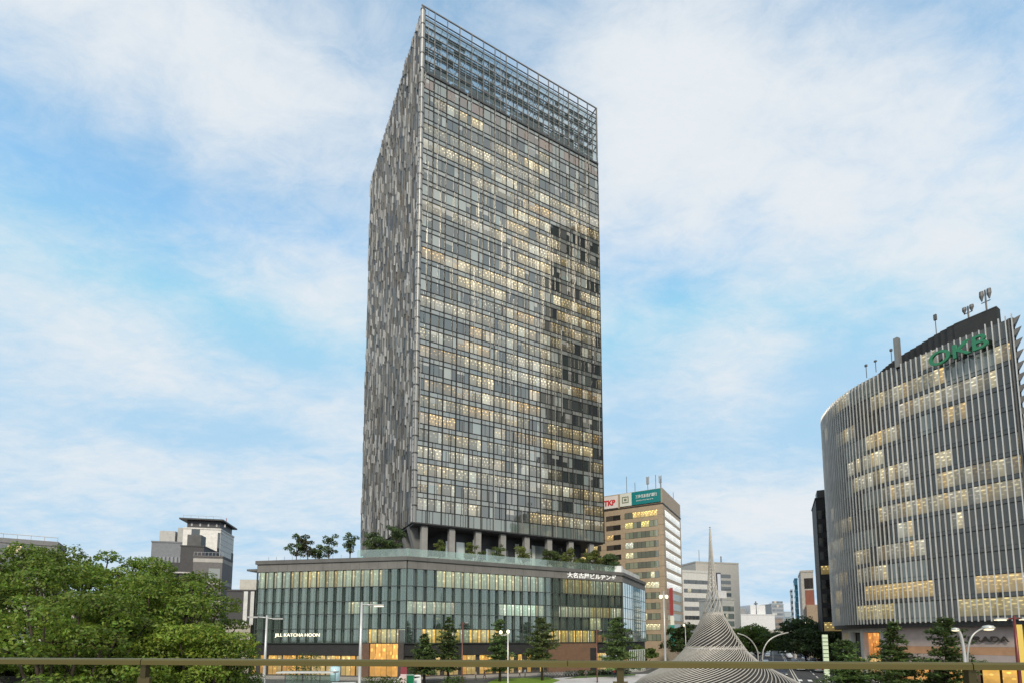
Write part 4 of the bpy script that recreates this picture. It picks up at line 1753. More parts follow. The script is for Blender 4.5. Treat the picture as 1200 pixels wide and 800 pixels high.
def conifer(name, label, loc, h, rad, seed, group, base=(.115, .155, .06), leaf=.30, bare=.16, flare=.75):
    rs = random.Random(seed)
    base = tuple(c * q for c, q in zip(base, (lambda q: (q * rs.uniform(.88, 1.08), q, q * .9))(rs.uniform(.8, 1.25))))
    T = thing(name, label, 'tree', loc, group)
    X, Y, Z = loc
    tr = MB()
    tr.tube([(X, Y, Z - .05), (X, Y, Z + h * .5), (X, Y, Z + h * .97)], [.26, .15, .03], 8, (.06, .042, .03))
    C, Nn, S, K = [], [], [], []
    z = h * bare
    while z < h * .98:
        t = (z / h - bare) / (1 - bare)
        rr = rad * (1 - t) ** flare * rs.uniform(.75, 1.12) + .12
        nb = 7 if t < .6 else 5
        ph = rs.uniform(0, 6.28)
        for k in range(nb):
            a = ph + 2 * PI * k / nb + rs.uniform(-.3, .3)
            L = rr * rs.uniform(.45, 1.2)
            if rs.random() < .12:
                continue
            rise = rs.uniform(-.12, .22) * L
            e = np.array((X + L * math.cos(a), Y + L * math.sin(a), Z + z + rise))
            s = np.array((X, Y, Z + z))
            tr.tube([tuple(s), tuple(e)], [.05, .015], 4, (.05, .037, .026), cap=False)
            n = int(16 + 26 * L)
            u = RNG.uniform(.18, 1.05, n)
            c = s[None] + (e - s)[None] * u[:, None]
            wdt = .16 + .30 * L * (u * (1.15 - u)) * 2
            side = np.array((-math.sin(a), math.cos(a), 0))
            c = c + side[None] * (RNG.normal(size=n) * wdt * .6)[:, None] + np.stack([np.zeros(n), np.zeros(n), RNG.normal(size=n) * .13], 1)
            C.append(c)
            Nn.append(np.array((0, 0, 1.0))[None] + RNG.normal(size=(n, 3)) * .45)
            S.append(RNG.uniform(.6, 1.2, n) * leaf)
            K.append(np.array(base)[None] * rs.uniform(.7, 1.4) * RNG.uniform(.6, 1.5, (n, 1)) * (1 + RNG.normal(size=(n, 3)) * .08))
        z += h * rs.uniform(.038, .058)
    tr.build('trunk', 'bark', T, True)
    leaves_mesh('crown', np.concatenate(C), np.concatenate(Nn), np.concatenate(S), np.clip(np.concatenate(K), .003, .4), T, 1.8)
    return T


GC = 'conifers before the glass podium'
for i, (x, yt, D, rad, lab) in enumerate((
        (498, 740, 92, 3.0, 'small spreading conifer left of the lit shop entrance'),
        (526, 721, 93, 3.3, 'slender conifer with a spire top before the lit shop windows'),
        (586, 722, 94, 3.2, 'dark conifer behind the twin globe lamp'),
        (635, 721, 96, 4.4, 'full conifer with bare trunk on the lawn edge'),
        (723, 721, 104, 4.6, 'tall conifer in front of the podium far corner'))):
    p = at(x, yt, D)
    conifer('conifer', lab, (p[0], D, .12), p[2] - .12, rad, 50 + i, GC, bare=.30 if i == 3 else .18, flare=.62)
GR = 'conifers before the curved building'
for i, (x, yt, D, rad, lab) in enumerate((
        (992, 749, 62, 3.3, 'low wide conifer before the white pillars of the curved building'),
        (1045, 727, 60, 3.9, 'pointed conifer in front of the orange lit shop'),
        (1105, 722, 56, 3.4, 'dense conifer beside the paired arching lamps'))):
    p = at(x, yt, D)
    conifer('conifer', lab, (p[0], D, .0), p[2], rad, 70 + i, GR, base=(.095, .14, .045), leaf=.27, bare=.1, flare=.45 if i != 1 else .7)

GS = 'street trees along the avenue'
for i, (x, yt, D, rad, lab, nm) in enumerate((
        (886, 736, 175, 9.0, 'round bright green tree behind the white arching lamp', 'street_tree'),
        (800, 733, 150, 5.0, 'dark street tree between the brown office and the spire', 'street_tree'),
        (942, 728, 150, 8.0, 'dark street tree right of the avenue under a small lamp', 'street_tree'),
        (926, 738, 230, 8.0, 'street tree second along the right kerb of the avenue', 'street_tree'),
        (960, 738, 128, 5.0, 'dark street tree before the foot of the slim black tower', 'street_tree'),
        (918, 741, 330, 8.0, 'far street tree at the vanishing end of the avenue', 'street_tree'),
        (753, 757, 130, 3.0, 'small tree before the brown office ground floor', 'street_tree'))):
    p = at(x, yt, D)
    broad_tree(nm, lab, p[0], D, p[2], rad, p[2] * .3, 22, 90 + i, base=(.10, .15, .03) if i in (0, 6) else (.05, .08, .025), leaf=.5, per=60 if D > 140 else 90, group=GS, prad=(rad * .28, rad * .42), trunk=.3)

# roof garden trees and shrubs on the podium deck
GG = 'roof garden trees on the podium'


def garden(fr, u, v, h, rad, lab, seed, base, pads=9, bush=False):
    p = fr(u, v, 24.25)
    h, rad = h * 1.22, rad * 1.12
    rs = random.Random(seed)
    T = thing('garden_shrub' if bush else 'garden_tree', lab, 'shrub' if bush else 'tree', p, GG)
    tr = MB()
    X, Y, Z = p
    P = []
    for k in range(int(pads * 1.7)):
        a = rs.uniform(0, 6.28)
        q = rs.uniform(.0, .9) ** .8
        zt = rs.uniform(.12 if bush else .34, .92)
        e = (X + rad * q * math.cos(a), Y + rad * q * math.sin(a), Z + h * zt)
        P.append((e, rad * rs.uniform(.28, .46), rad * rs.uniform(.22, .36), rs.uniform(.7, 1.3)))
        tr.tube([(X, Y, Z + h * .25), (X + (e[0] - X) * .5, Y + (e[1] - Y) * .5, Z + h * zt * .75), e], [.06, .04, .015], 5, (.05, .04, .03), cap=False)
    tr.tube([(X, Y, Z - .02), (X + .05, Y, Z + h * .45)], [.11, .07], 6, (.05, .04, .03))
    tr.build('trunk', 'bark', T, True)
    leaves_mesh('crown', *pads_to_leaves(P, 190, .26, base, bias=-.7), T)


FLt, FRt = PF[1][1], PF[0][1]
DG, YG, OG = (.085, .13, .045), (.15, .18, .045), (.10, .135, .04)


def u_of(fr, Ln, x):
    """distance along a facade at which its edge is seen at photo column x"""
    best = min(range(0, 1000), key=lambda k: abs(colx(fr(k / 1000 * Ln, -4, 24.5)) - x))
    return best / 1000 * Ln


def colx(p):
    z = p[2] - CAM_H
    return 600 + 600 * p[0] / (p[1] * TC + z * TS)


LL, LR = PF[1][2], PF[0][2]
for i, (x, h, r, lab) in enumerate(((347, 5.6, 2.0, 'fullest garden tree near the left end of the podium roof'), (360, 5.0, 1.6, 'olive garden tree touching the fullest roof tree'), (374, 3.4, 1.5, 'low garden tree between two taller ones on the left roof'),
                                    (385, 5.4, 1.5, 'airy garden tree with layered crown on the left roof'), (410, 5.3, 1.6, 'lone airy garden tree with two stems by the glass balustrade'),
                                    (438, 5.2, 2.0, 'flat topped garden tree below the finned tower side'), (464, 6.4, 1.9, 'garden tree under the dark corner soffit'), (452, 4.0, 2.2, 'bushy garden tree left of the dark corner soffit'))):
    garden(FLt, u_of(FLt, LL, x), -4, h, r, lab, 200 + i, DG if i not in (1,) else (.06, .06, .02), 9)
for i, (x, h, r, lab) in enumerate(((517, 4.4, 1.5, 'round yellow green shrub tree by the first front pillar'), (551, 4.2, 1.5, 'yellow green shrub tree by the second front pillar'), (564, 3.0, 1.2, 'small dark shrub beside the second front pillar'),
                                    (584, 4.4, 1.5, 'olive shrub tree by the third front pillar'), (613, 4.6, 1.8, 'yellow green shrub tree by the fourth front pillar'), (641, 4.2, 2.0, 'spreading shrub tree by the fifth front pillar'),
                                    (652, 3.2, 1.6, 'low shrub at the end of the plain balustrade'), (669, 5.0, 2.0, 'bright leafy tree by the sixth front pillar'), (683, 3.0, 1.6, 'low shrub right of the bright leafy roof tree'), (696, 5.0, 2.0, 'feathery yellow tree near the last front pillar'),
                                    (714, 4.2, 2.6, 'dark wide tree at the right end of the podium roof'), (722, 3.0, 1.8, 'dark low shrub at the roof corner above the lettering'))):
    garden(FRt, u_of(FRt, LR, x), -4, h, r, lab, 220 + i, YG if i in (0, 1, 4, 7, 9) else (DG if i > 9 else OG), 10, h < 4)


def hedge(name, label, x0, y0, x1, y1, h, w, base, seed, group='clipped hedges and shrubs at street level'):
    T = thing(name, label, 'hedge', ((x0 + x1) / 2, (y0 + y1) / 2, 0), group)
    rs = random.Random(seed)
    L = math.hypot(x1 - x0, y1 - y0)
    P = []
    n = max(3, int(L / (w * .45)))
    st = MB()
    for k in range(n):
        t = (k + .5) / n
        c = (x0 + (x1 - x0) * t + rs.uniform(-.2, .2), y0 + (y1 - y0) * t + rs.uniform(-.3, .3), h * rs.uniform(.42, .58))
        P.append((c, w * rs.uniform(.5, .65), h * .5, rs.uniform(.75, 1.25)))
        st.tube([(c[0], c[1], -.02), c], [.06, .03], 5, (.05, .04, .03))
    st.build('stem', 'bark', T)
    leaves_mesh('crown', *pads_to_leaves(P, 170, .22, base, bias=-.9), T)


a = at(430, 793, 80)
hedge('hedge', 'bright green clipped hedge before the lit corner entrance', at(428, 793, 80)[0], 80, at(474, 793, 80)[0], 80, 2.0, 1.8, (.09, .13, .02), 1)
hedge('shrub', 'rounded green shrub before the lit shop windows', at(520, 793, 84)[0], 84, at(541, 793, 84)[0], 84, 1.9, 2.0, (.07, .11, .02), 2)
hedge('shrub', 'small bright tree-like shrub before the dark shop fascia at left', at(346, 770, 88)[0], 88, at(368, 770, 88)[0], 88, 5.4, 2.4, (.08, .12, .02), 3)
hedge('hedge', 'long dark hedge along the foot of the curved building', 44, 66, 55.5, 64, 2.6, 1.8, (.022, .04, .015), 4)
hedge('hedge', 'yellowing planting bed at the front foot of the spire', 22, 55.8, 36, 56.5, 1.0, 1.4, (.10, .11, .03), 5)
hedge('hedge', 'dark low hedge behind the lawn', 11, 108, 26, 115.5, 1.1, 1.2, (.04, .07, .02), 6)


# ------------------------------------------------------------------ street lamps
LG = 'street lamps around the square'


def pole_lamp(label, x, y, h, arms, head='bar', col=(.55, .55, .53), rad=.11, lit=True):
    T = thing('street_lamp', label, 'street lamp', (x, y, 0), LG)
    b = MB()
    b.lathe([(rad * 2.2, 0), (rad * 2.2, .5), (rad * 1.3, .62), (rad * 1.1, h * .5), (rad * .8, h)], x, y, 10, col)
    b.build('pole', 'metal', T, True)
    for (dx, dz) in arms:
        b = MB()
        b.tube([(x, y, h - .25), (x + dx * .5, y, h - .25 + dz * .6), (x + dx, y, h - .25 + dz)], rad * .55, 7, col)
        b.build('arm', 'metal', T, True)
        b = MB()
        if head == 'globe':
            b.lathe([(.06, h - .1 + dz), (.2, h - .02 + dz), (.26, h + .18 + dz), (.2, h + .38 + dz), (.05, h + .46 + dz)], x + dx, y, 12, (.8, .8, .7))
            b.build('lamp_head', 'lampon' if lit else 'paint', T, True)
        else:
            s = 1 if dx > 0 else -1
            b.box(min(x + dx, x + dx + s * 1.1), max(x + dx, x + dx + s * 1.1), y - .2, y + .2, h - .33 + dz, h - .17 + dz, (.5, .5, .48))
            hd_ = b.build('lamp_head', 'metal', T)
            if lit:
                b = MB()
                b.box(min(x + dx + s * .1, x + dx + s * 1.0), max(x + dx + s * .1, x + dx + s * 1.0), y - .16, y + .16, h - .42 + dz, h - .335 + dz, (.8, .8, .7))
                b.build('lens', 'lampon', hd_)
    return T


pole_lamp('grey twin arm lamp post in front of the left podium glass, unlit', -26.3, 55, 10.4, ((-.9, .05), (.7, -.12)), lit=False, rad=.13)
p = at(424, 705, 52)
pole_lamp('grey lamp post with one lit arm pointing right before the podium', p[0], 52, p[2], ((1.2, -.05),), rad=.15)
p = at(594.5, 741, 75)
pole_lamp('pale lamp post with lit globes before the dark conifer', p[0] + .1, 75, p[2], ((-1.05, -.1), (0.02, 0)), 'globe', (.7, .68, .6), .09)
p = at(777.5, 692, 72)
pole_lamp('tall grey mast with two lit lamps close to its top before the brown office', p[0], 72, p[2], ((-.4, -1.0), (.4, -1.0)), 'globe', (.4, .39, .37), .16)
p = at(803, 733, 120)
pole_lamp('thin lamp post with one lit globe left of the spire', p[0], 120, p[2], ((-.3, 0),), 'globe', (.45, .44, .42), .09)
p = at(948, 730, 150)
pole_lamp('distant lamp post with warm lit head over the dark street tree', p[0], 150, p[2], ((-1.2, 0),), 'globe', (.3, .3, .3), .1)
p = at(1188, 721, 48)
pole_lamp('dark red lamp post with lit arm before the stone shop wall', p[0], 48, p[2], ((-.75, -.02), (.55, .02)), col=(.16, .035, .03), rad=.13)
for i, (x, y, D) in enumerate(((542, 728, 84), (699, 737, 92))):
    p = at(x, y, D)
    T = thing('signal_pole', ['thin rusty brown pole with small lamps before the lit shop windows', 'thin brown pole before the boarded podium wall'][i], 'pole', (p[0], D, 0))
    b = MB()
    b.lathe([(.16, 0), (.12, .5), (.08, p[2])], p[0], D, 8, (.15, .06, .045))
    b.build('pole', 'metal', T, True)
    b = MB()
    b.tube([(p[0] - .1, D, p[2] - .5), (p[0] + .8, D, p[2] - .3)], .05, 6, (.15, .06, .045))
    b.build('arm', 'metal', T)
    b = MB()
    b.box(p[0] + .5, p[0] + .95, D - .15, D + .15, p[2] - .25, p[2] - .05, (.3, .3, .3))
    b.build('lamp_head', 'metal', T)


def arch_lamp(label, x, y, pts, rad, headr, col, lit=True, group=LG):
    T = thing('arching_lamp', label, 'street lamp', (x, y, 0), group)
    b = MB()
    b.tube(pts, rad, 8, col)
    b.build('pole', 'metal', T, True)
    if headr:
        e = pts[-1]
        b = MB()
        b.lathe([(.05, e[2] + headr * .5), (headr * .7, e[2] + headr * .35), (headr, e[2]), (headr * .9, e[2] - headr * .15)], e[0], e[1], 14, (.6, .6, .55))
        h = b.build('lamp_head', 'metal', T, True)
        b = MB()
        b.lathe([(headr * .86, e[2] - headr * .15), (headr * .6, e[2] - headr * .42), (.05, e[2] - headr * .5)], e[0], e[1], 14, (.8, .8, .7))
        b.build('lens', 'lampon', h, True)


def px_arc(pix, D, n=8):
    P = [np.array(at(x, y, D)) for x, y in pix]
    return [tuple(p) for p in catmull(P, n)]


px0 = at(1132, 775, 45)[0]
arch_lamp('pale arching lamp with lit head leaning left before the conifer', px0, 45, [(px0 + .1, 45, 0)] + px_arc([(1131.5, 790), (1130.5, 770), (1127.5, 750), (1124, 740), (1119.5, 737)], 45), .12, .33, (.62, .61, .58))
px0 = at(1136, 775, 47)[0]
arch_lamp('thin arching lamp with broad lit head leaning right over the shop wall', px0, 47, [(px0, 47, 0)] + px_arc([(1134.5, 790), (1134, 765), (1138, 747), (1147, 738), (1158, 735)], 47), .08, .52, (.42, .41, .38))
d = 118
px0 = at(888.5, 771, d)[0]
arch_lamp('white arching mast curving left beside the spire', px0, d, [(px0, d, 0)] + px_arc([(888.5, 771), (887.5, 762), (882, 752), (874, 745), (864, 741.5)], d), .15, 0, (.45, .44, .41))
px0 = at(893.5, 771, d)[0]
arch_lamp('white arching mast curving right towards the avenue', px0, d, [(px0, d, 0)] + px_arc([(893.5, 771), (895, 760), (901, 750), (911, 744), (924, 740.5)], d), .15, 0, (.45, .44, .41))

# pedestrian bridge over the avenue, far off
T = thing('footbridge', 'pale footbridge crossing the avenue behind the round tree', 'bridge', (at(895, 740, 205)[0], 205, 0))
b = MB()
xa, xb = at(858, 740, 205)[0], at(934, 740, 205)[0]
b.box(xa, xb, 204, 208, 9.0, 10.0, (.55, .53, .47))
b.build('deck', 'stone', T)
b = MB()
b.box(xa, xb, 203.9, 204.0, 10.0, 11.1, (.6, .58, .52))
b.build('parapet', 'stone', T)
for x in (xa + 1, xb - 1):
    b = MB()
    b.box(x - .5, x + .5, 205, 207, 0, 9.0, (.45, .43, .40))
    b.build('pier', 'stone', T)


# ------------------------------------------------------------------ cars
def make_car(name, label, col, van=False):
    T = thing(name, label, 'van' if van else 'car', (0, 0, 0), 'cars on the roads round the square')
    L, W = 4.4, 1.75
    if van:
        prof = [(-2.2, .45), (-2.2, 1.0), (-2.1, 1.85), (-1.9, 1.95), (1.1, 1.95), (1.75, 1.15), (2.2, .95), (2.25, .45)]
        win = [(-2.0, 1.1), (-1.95, 1.75), (1.0, 1.75), (1.5, 1.15)]
    else:
        prof = [(-2.15, .4), (-2.2, .75), (-2.05, .95), (-1.55, .98), (-1.0, 1.42), (.35, 1.45), (1.1, .98), (1.95, .85), (2.2, .65), (2.2, .4)]
        win = [(-1.4, .98), (-.95, 1.36), (.32, 1.38), (.98, .98)]
    b = MB()
    n = len(prof)
    base = len(b.v)
    rings = [(-W / 2, .94), (-W / 2 + .1, 1.0), (W / 2 - .1, 1.0), (W / 2, .94)]
    for yy, s in rings:
        for (x, z) in prof:
            b.v.append((x * (.985 if s < 1 else 1), yy if z < 1.0 else yy * .84, .4 + (z - .4) * s))
    for r in range(3):
        for k in range(n):
            k2 = (k + 1) % n
            b.face([base + r * n + k, base + (r + 1) * n + k, base + (r + 1) * n + k2, base + r * n + k2], col)
    b.face([base + k for k in range(n)], col)
    b.face([base + 3 * n + n - 1 - k for k in range(n)], col)
    b.build('body', 'paint', T)
    for s in (-1, 1):
        b = MB()
        yy = s * (W / 2 * .84 + .015)
        y2 = s * (W / 2 * .94 + .0)
        b.quad([(x, y2 if z < 1.0 else yy, z) for x, z in win], (.02, .022, .025))
        b.build('side_window', 'wino', T)
    b = MB()
    (x0, z0), (x1, z1) = win[3], win[2]
    b.quad([(x0 + .12, -.66, z0), (x0 + .12, .66, z0), (x1 + .1, .60, z1), (x1 + .1, -.60, z1)], (.02, .022, .025))
    b.build('windscreen', 'wino', T)
    for sx in (-1.35, 1.4):
        for sy in (-1, 1):
            b = MB()
            b.tube([(sx, sy * .66, .32), (sx, sy * .88, .32)], .32, 14, (.02, .02, .02))
            wh = b.build('wheel', 'matte', T)
            b = MB()
            b.tube([(sx, sy * .87, .32), (sx, sy * .895, .32)], .19, 10, (.45, .45, .45))
            b.build('rim', 'metal', wh)
    for s in (-1, 1):
        b = MB()
        b.box(2.1, 2.24, s * .62 - .18, s * .62 + .18, .62, .76, (.8, .8, .75))
        b.build('headlight', 'paint', T)
        b = MB()
        b.box(-2.24, -2.12, s * .66 - .14, s * .66 + .14, .7, .86, (.4, .02, .02))
        b.build('tail_light', 'paint', T)
    return T


protos = {}
carspec = [('white', False, av(95, 4), AVA, 'white car second in the queue on the avenue'), ('silver', False, av(60, 5.5), AVA, 'silver car nearest on the avenue beyond the spire'),
           ('dark', False, av(120, 8), AVA, 'dark car by the right kerb of the avenue'), ('white', True, av(150, 1.8), AVA, 'white van in the middle lane of the avenue'),
           ('red', False, av(78, -8.5), AVA + 180, 'red car by the left kerb near the white arching mast'), ('dark', False, av(70, -5), AVA + 180, 'dark car coming down the left lane of the avenue'),
           ('silver', False, av(210, 5.5), AVA, 'far silver car on the avenue'), ('white', False, av(260, 2), AVA, 'far white car on the avenue'),
           ('white', True, (-22.5, 70.5), 10, 'white van waiting before the podium shelter'), ('green', False, (-30.4, 59.5), 5, 'green roofed taxi under the leafy trees'),
           ('silver', False, (-27.0, 66), 8, 'silver car behind the green roofed taxi'), ('white', True, (-17.0, 84.5), -170, 'white van parked before the corner entrance')]
rc = random.Random(9)
order = {'left': 0, 'right': 0}
nth = 'first second third fourth fifth sixth seventh eighth ninth tenth eleventh twelfth thirteenth fourteenth fifteenth sixteenth'.split()
for i in range(22):
    st, ln = 40 + i * 13 + rc.uniform(-3, 3), rc.choice([-9.5, -6, -2.2, 2, 6, 9.5])
    kind = rc.choice(['white', 'silver', 'dark', 'white'])
    sd = 'left' if ln < 0 else 'right'
    lane = {9.5: 'kerb', 6: 'middle', 2: 'inner', 2.2: 'inner'}[abs(ln)]
    carspec.append((kind, False, av(st, ln), AVA + (180 if ln < 0 else 0), '%s car in the %s lane, %s car beyond the crossing on the avenue %s side' % (kind, lane, nth[order[sd]], sd)))
    order[sd] += 1
cc = {'white': (.75, .76, .76), 'silver': (.38, .39, .40), 'dark': (.03, .03, .035), 'red': (.35, .03, .03), 'green': (.10, .42, .10)}
for kind, van, (x, y), ang, lab in carspec:
    key = (kind, van)
    loc = (x, y, .01)
    if key not in protos:
        protos[key] = make_car('van' if van else 'car', lab, cc[kind], van)
        move_tree(protos[key], loc, R(ang))
    else:
        copy_tree(protos[key], loc, R(ang), 1.0, lab)

# ------------------------------------------------------------------ small street things
T = thing('bus_shelter', 'low street shelter with white roof before the left shops', 'bus shelter', (-30, 78, 0))
b = MB()
b.box(-35.0, -26.5, 76.8, 79.2, 2.75, 2.95, (.75, .74, .70))
b.build('roof', 'metal', T)
for x in (-34.5, -31.8, -29.2, -26.9):
    b = MB()
    b.tube([(x, 78.8, 0), (x, 78.8, 2.75)], .06, 7, (.2, .2, .2))
    b.build('post', 'metal', T)
b = MB()
b.box(-34.4, -27.0, 78.78, 78.82, .5, 2.4, (.4, .5, .5))
b.build('glass_back', 'balu', T)
b = MB()
b.box(-33.5, -28, 78.1, 78.5, .42, .5, (.3, .2, .12))
b.build('bench', 'matte', T)
p = at(481, 795, 82)
T = thing('green_cabinet', 'green metal street cabinet beside the corner entrance', 'street cabinet', (p[0], 82, 0))
b = MB()
b.box(p[0] - .55, p[0] + .55, 81.7, 82.4, .1, 2.1, (.01, .17, .08))
b.build('body', 'paint', T)
b = MB()
b.box(p[0] - .62, p[0] + .62, 81.62, 82.48, 2.1, 2.25, (.35, .5, .42))
b.build('lid', 'metal', T)
b = MB()
b.box(p[0] - .62, p[0] + .62, 81.6, 82.5, 0, .1, (.2, .2, .2))
b.build('plinth', 'stone', T)
p = at(473, 795, 82)
T = thing('notice_board', 'pink and white notice board left of the green cabinet', 'notice board', (p[0], 82, 0))
b = MB()
b.box(p[0] - .5, p[0] + .5, 82, 82.1, .5, 2.3, (.72, .55, .54))
b.build('panel', 'sign', T)
b = MB()
b.box(p[0] - .5, p[0] + .5, 81.98, 82.12, 2.3, 3.4, (.25, .05, .06))
b.build('header', 'sign', T)
for s in (-.42, .42):
    b = MB()
    b.tube([(p[0] + s, 82.05, 0), (p[0] + s, 82.05, .5)], .04, 6, (.3, .3, .3))
    b.build('leg', 'metal', T)
p = at(393, 785, 90)
T = thing('advert_pillar', 'lit round advertising pillar before the left shops', 'advertising pillar', (p[0], 90, 0))
b = MB()
b.lathe([(.9, 0), (.9, .6)], p[0], 90, 16, (.15, .15, .16))
b.build('base', 'metal', T)
b = MB()
b.lathe([(.82, .6), (.82, 3.2)], p[0], 90, 18, (.35, .5, .55), (.35, .5, .52))
b.build('drum', 'winp', T, True)
b = MB()
b.lathe([(.95, 3.2), (.95, 3.4), (.3, 3.7)], p[0], 90, 16, (.12, .12, .13))
b.build('cap', 'metal', T)
p = at(967, 755, 96)
T = thing('striped_tower_sign', 'pale green upright shop sign with dark stripes left of the curved building', 'sign', (p[0], 96, 0))
b = MB()
b.box(p[0] - .5, p[0] + .5, 95.9, 96.1, .4, 8.6, (.62, .72, .52))
sg = b.build('panel', 'sign', T)
b = MB()
for k in range(7):
    b.box(p[0] - .52, p[0] + .52, 95.87, 95.9, 3.6 + k * .72, 3.75 + k * .72, (.15, .2, .12))
b.build('stripe', 'sign', T)
b = MB()
b.box(p[0] - .6, p[0] + .6, 95.8, 96.2, 0, .4, (.2, .2, .2))
b.build('base', 'stone', T)
for i, (x, y, D, c, lab) in enumerate(((715, 773, 112, (.8, .8, .78), 'white hoarding sign beside the far podium conifer'), (1196, 760, 62, (.75, .55, .12), 'yellow upright banner at the right edge before the stone shop wall'))):
    p = at(x, y, D)
    T = thing('banner_sign', lab, 'sign', (p[0], D, 0))
    b = MB()
    if i == 0:
        b.box(p[0] - 1.8, p[0] + 1.8, D, D + .12, 2.4, 4.3, c)
    else:
        b.box(p[0] - .45, p[0] + .45, D, D + .1, .8, 9.6, c)
    b.build('panel', 'sign', T)
    for s in (-.4, .4):
        b = MB()
        b.tube([(p[0] + s, D + .16, 0), (p[0] + s, D + .16, 4 if i == 0 else 9.4)], .05, 6, (.3, .3, .3))
        b.build('post', 'metal', T)
# slatted white fence at the podium's far corner
T = thing('white_slat_fence', 'white upright slat fence at the right foot of the podium', 'fence', (33, 124, 0))
b = MB()
for k in range(9):
    t = k / 8
    x, y = 27.6 + 5 * t, 121 + 6 * t
    b.box(x - .1, x + .1, y - .1, y + .1, 0, 5.2, (.50, .54, .49))
b.build('slat', 'metal', T)
b = MB()
b.tube([(27.6, 121, 5.1), (32.6, 127, 5.1)], .08, 6, (.6, .64, .58))
b.tube([(27.6, 121, .5), (32.6, 127, .5)], .08, 6, (.6, .64, .58))
b.build('rail', 'metal', T)


def bicycle(label):
    T = thing('bicycle', label, 'bicycle', (0, 0, 0), 'bicycles parked along the plaza')
    for x in (-.52, .52):
        b = MB()
        b.tube([(x + .33 * math.cos(2 * PI * k / 18), 0, .34 + .33 * math.sin(2 * PI * k / 18)) for k in range(19)], .022, 5, (.02, .02, .02), cap=False)
        w = b.build('wheel', 'matte', T)
        b = MB()
        for k in range(6):
            b.tube([(x, 0, .34), (x + .32 * math.cos(k * PI / 3), 0, .34 + .32 * math.sin(k * PI / 3))], .006, 3, (.5, .5, .5), cap=False)
        b.build('spokes', 'metal', w)
    b = MB()
    for p, q in (((-.52, .34), (-.1, .34)), ((-.1, .34), (-.22, .85)), ((-.22, .8), (-.52, .34)), ((-.1, .34), (.36, .78)), ((-.2, .76), (.34, .86)), ((.33, .95), (.52, .34))):
        b.tube([(p[0], 0, p[1]), (q[0], 0, q[1])], .02, 5, (.3, .31, .33))
    b.build('frame', 'metal', T)
    b = MB()
    b.tube([(.26, -.28, 1.02), (.33, 0, .98), (.26, .28, 1.02)], .016, 5, (.2, .2, .2))
    b.build('handlebar', 'metal', T)
    b = MB()
    b.box(-.36, -.1, -.08, .08, .86, .92, (.03, .03, .03))
    b.build('saddle', 'matte', T)
    return T


bk = bicycle('silver bicycle parked in the row behind the plaza')
spots = [(5.5 + i * .62, 103.6 + i * .34) for i in range(14)]
for i, (x, y) in enumerate(spots):
    if i == 0:
        move_tree(bk, (x, y, .17), R(115))
    else:
        copy_tree(bk, (x, y, .17), R(115 + random.uniform(-8, 8)))


# ------------------------------------------------------------------ people on the plaza
def person(label, loc, rz, shirt, legs, stride=.22, h=1.7):
    """one continuous body grown from a jointed skeleton; hair is its child"""
    J = {'pelvis': (0, 0, .95), 'waist': (0, 0, 1.1), 'chest': (.02, 0, 1.33), 'neck': (.03, 0, 1.47), 'skull': (.05, 0, 1.60), 'crown': (.05, 0, 1.69)}
    E_, V, Rr = [], [], []

    def add(p, r, parent=None):
        V.append(p)
        Rr.append(r)
        if parent is not None:
            E_.append((parent, len(V) - 1))
        return len(V) - 1
    pe = add(J['pelvis'], .135)
    wa = add(J['waist'], .125, pe)
    ch = add(J['chest'], .145, wa)
    nk = add(J['neck'], .055, ch)
    sk = add(J['skull'], .095, nk)
    add(J['crown'], .07, sk)
    for s_ in (-1, 1):
        k = stride * s_
        hip = add((.0, .09 * s_, .88), .09, pe)
        kn = add((k * .55 + .04, .10 * s_, .50), .06, hip)
        an = add((k * .9 - (.06 if k < 0 else 0), .10 * s_, .09), .042, kn)
        add((k * .9 + .14, .11 * s_, .04), .038, an)
        sh = add((.02, .19 * s_, 1.40), .062, ch)
        el = add((-k * .35 - .02, .24 * s_, 1.13), .043, sh)
        wr = add((-k * .75 + .05, .25 * s_, .90), .032, el)
        add((-k * .8 + .08, .25 * s_, .80), .036, wr)
    me = bpy.data.meshes.new('person')
    me.from_pydata(V, E_, [])
    tmp = bpy.data.objects.new('tmp', me)
    COL.objects.link(tmp)
    md = tmp.modifiers.new('skin', 'SKIN')
    if not me.skin_vertices:
        bpy.data.objects.remove(tmp)
        return None
    for i_, sv in enumerate(me.skin_vertices[0].data):
        sv.radius = (Rr[i_], Rr[i_] * (1.25 if i_ in (0, 1, 2) else 1))
        sv.use_root = (i_ == 0)
    sb = tmp.modifiers.new('smooth', 'SUBSURF')
    sb.levels = sb.render_levels = 1
    dg = bpy.context.evaluated_depsgraph_get()
    m2 = bpy.data.meshes.new_from_object(tmp.evaluated_get(dg))
    bpy.data.objects.remove(tmp)
    cols = []
    for p in m2.polygons:
        z = p.center.z
        y = abs(p.center.y)
        if z < .09:
            c = (.03, .025, .02)
        elif z < .97 and not (y > .17):
            c = legs
        elif z > 1.48 or (y > .17 and z < 1.08):
            c = (.42, .27, .19)
        else:
            c = shirt
        cols.append((*c, 1))
    a = m2.attributes.new('col', 'FLOAT_COLOR', 'FACE')
    a.data.foreach_set('color', np.array(cols, np.float32).ravel())
    m2.polygons.foreach_set('use_smooth', [True] * len(m2.polygons))
    m2.materials.clear()
    m2.materials.append(M['matte'])
    o = bpy.data.objects.new('person', m2)
    COL.objects.link(o)
    b_ = MB()
    b_.lathe([(.09, 1.58), (.105, 1.64), (.095, 1.70), (.05, 1.735)], .03, 0, 12, (.02, .015, .012))
    hair = b_.build('hair', 'matte', None, True)
    hair.parent = o
    o.location = loc
    o.rotation_euler = (0, 0, rz)
    tag(o, label, 'person', 'people walking on the plaza')
    return o


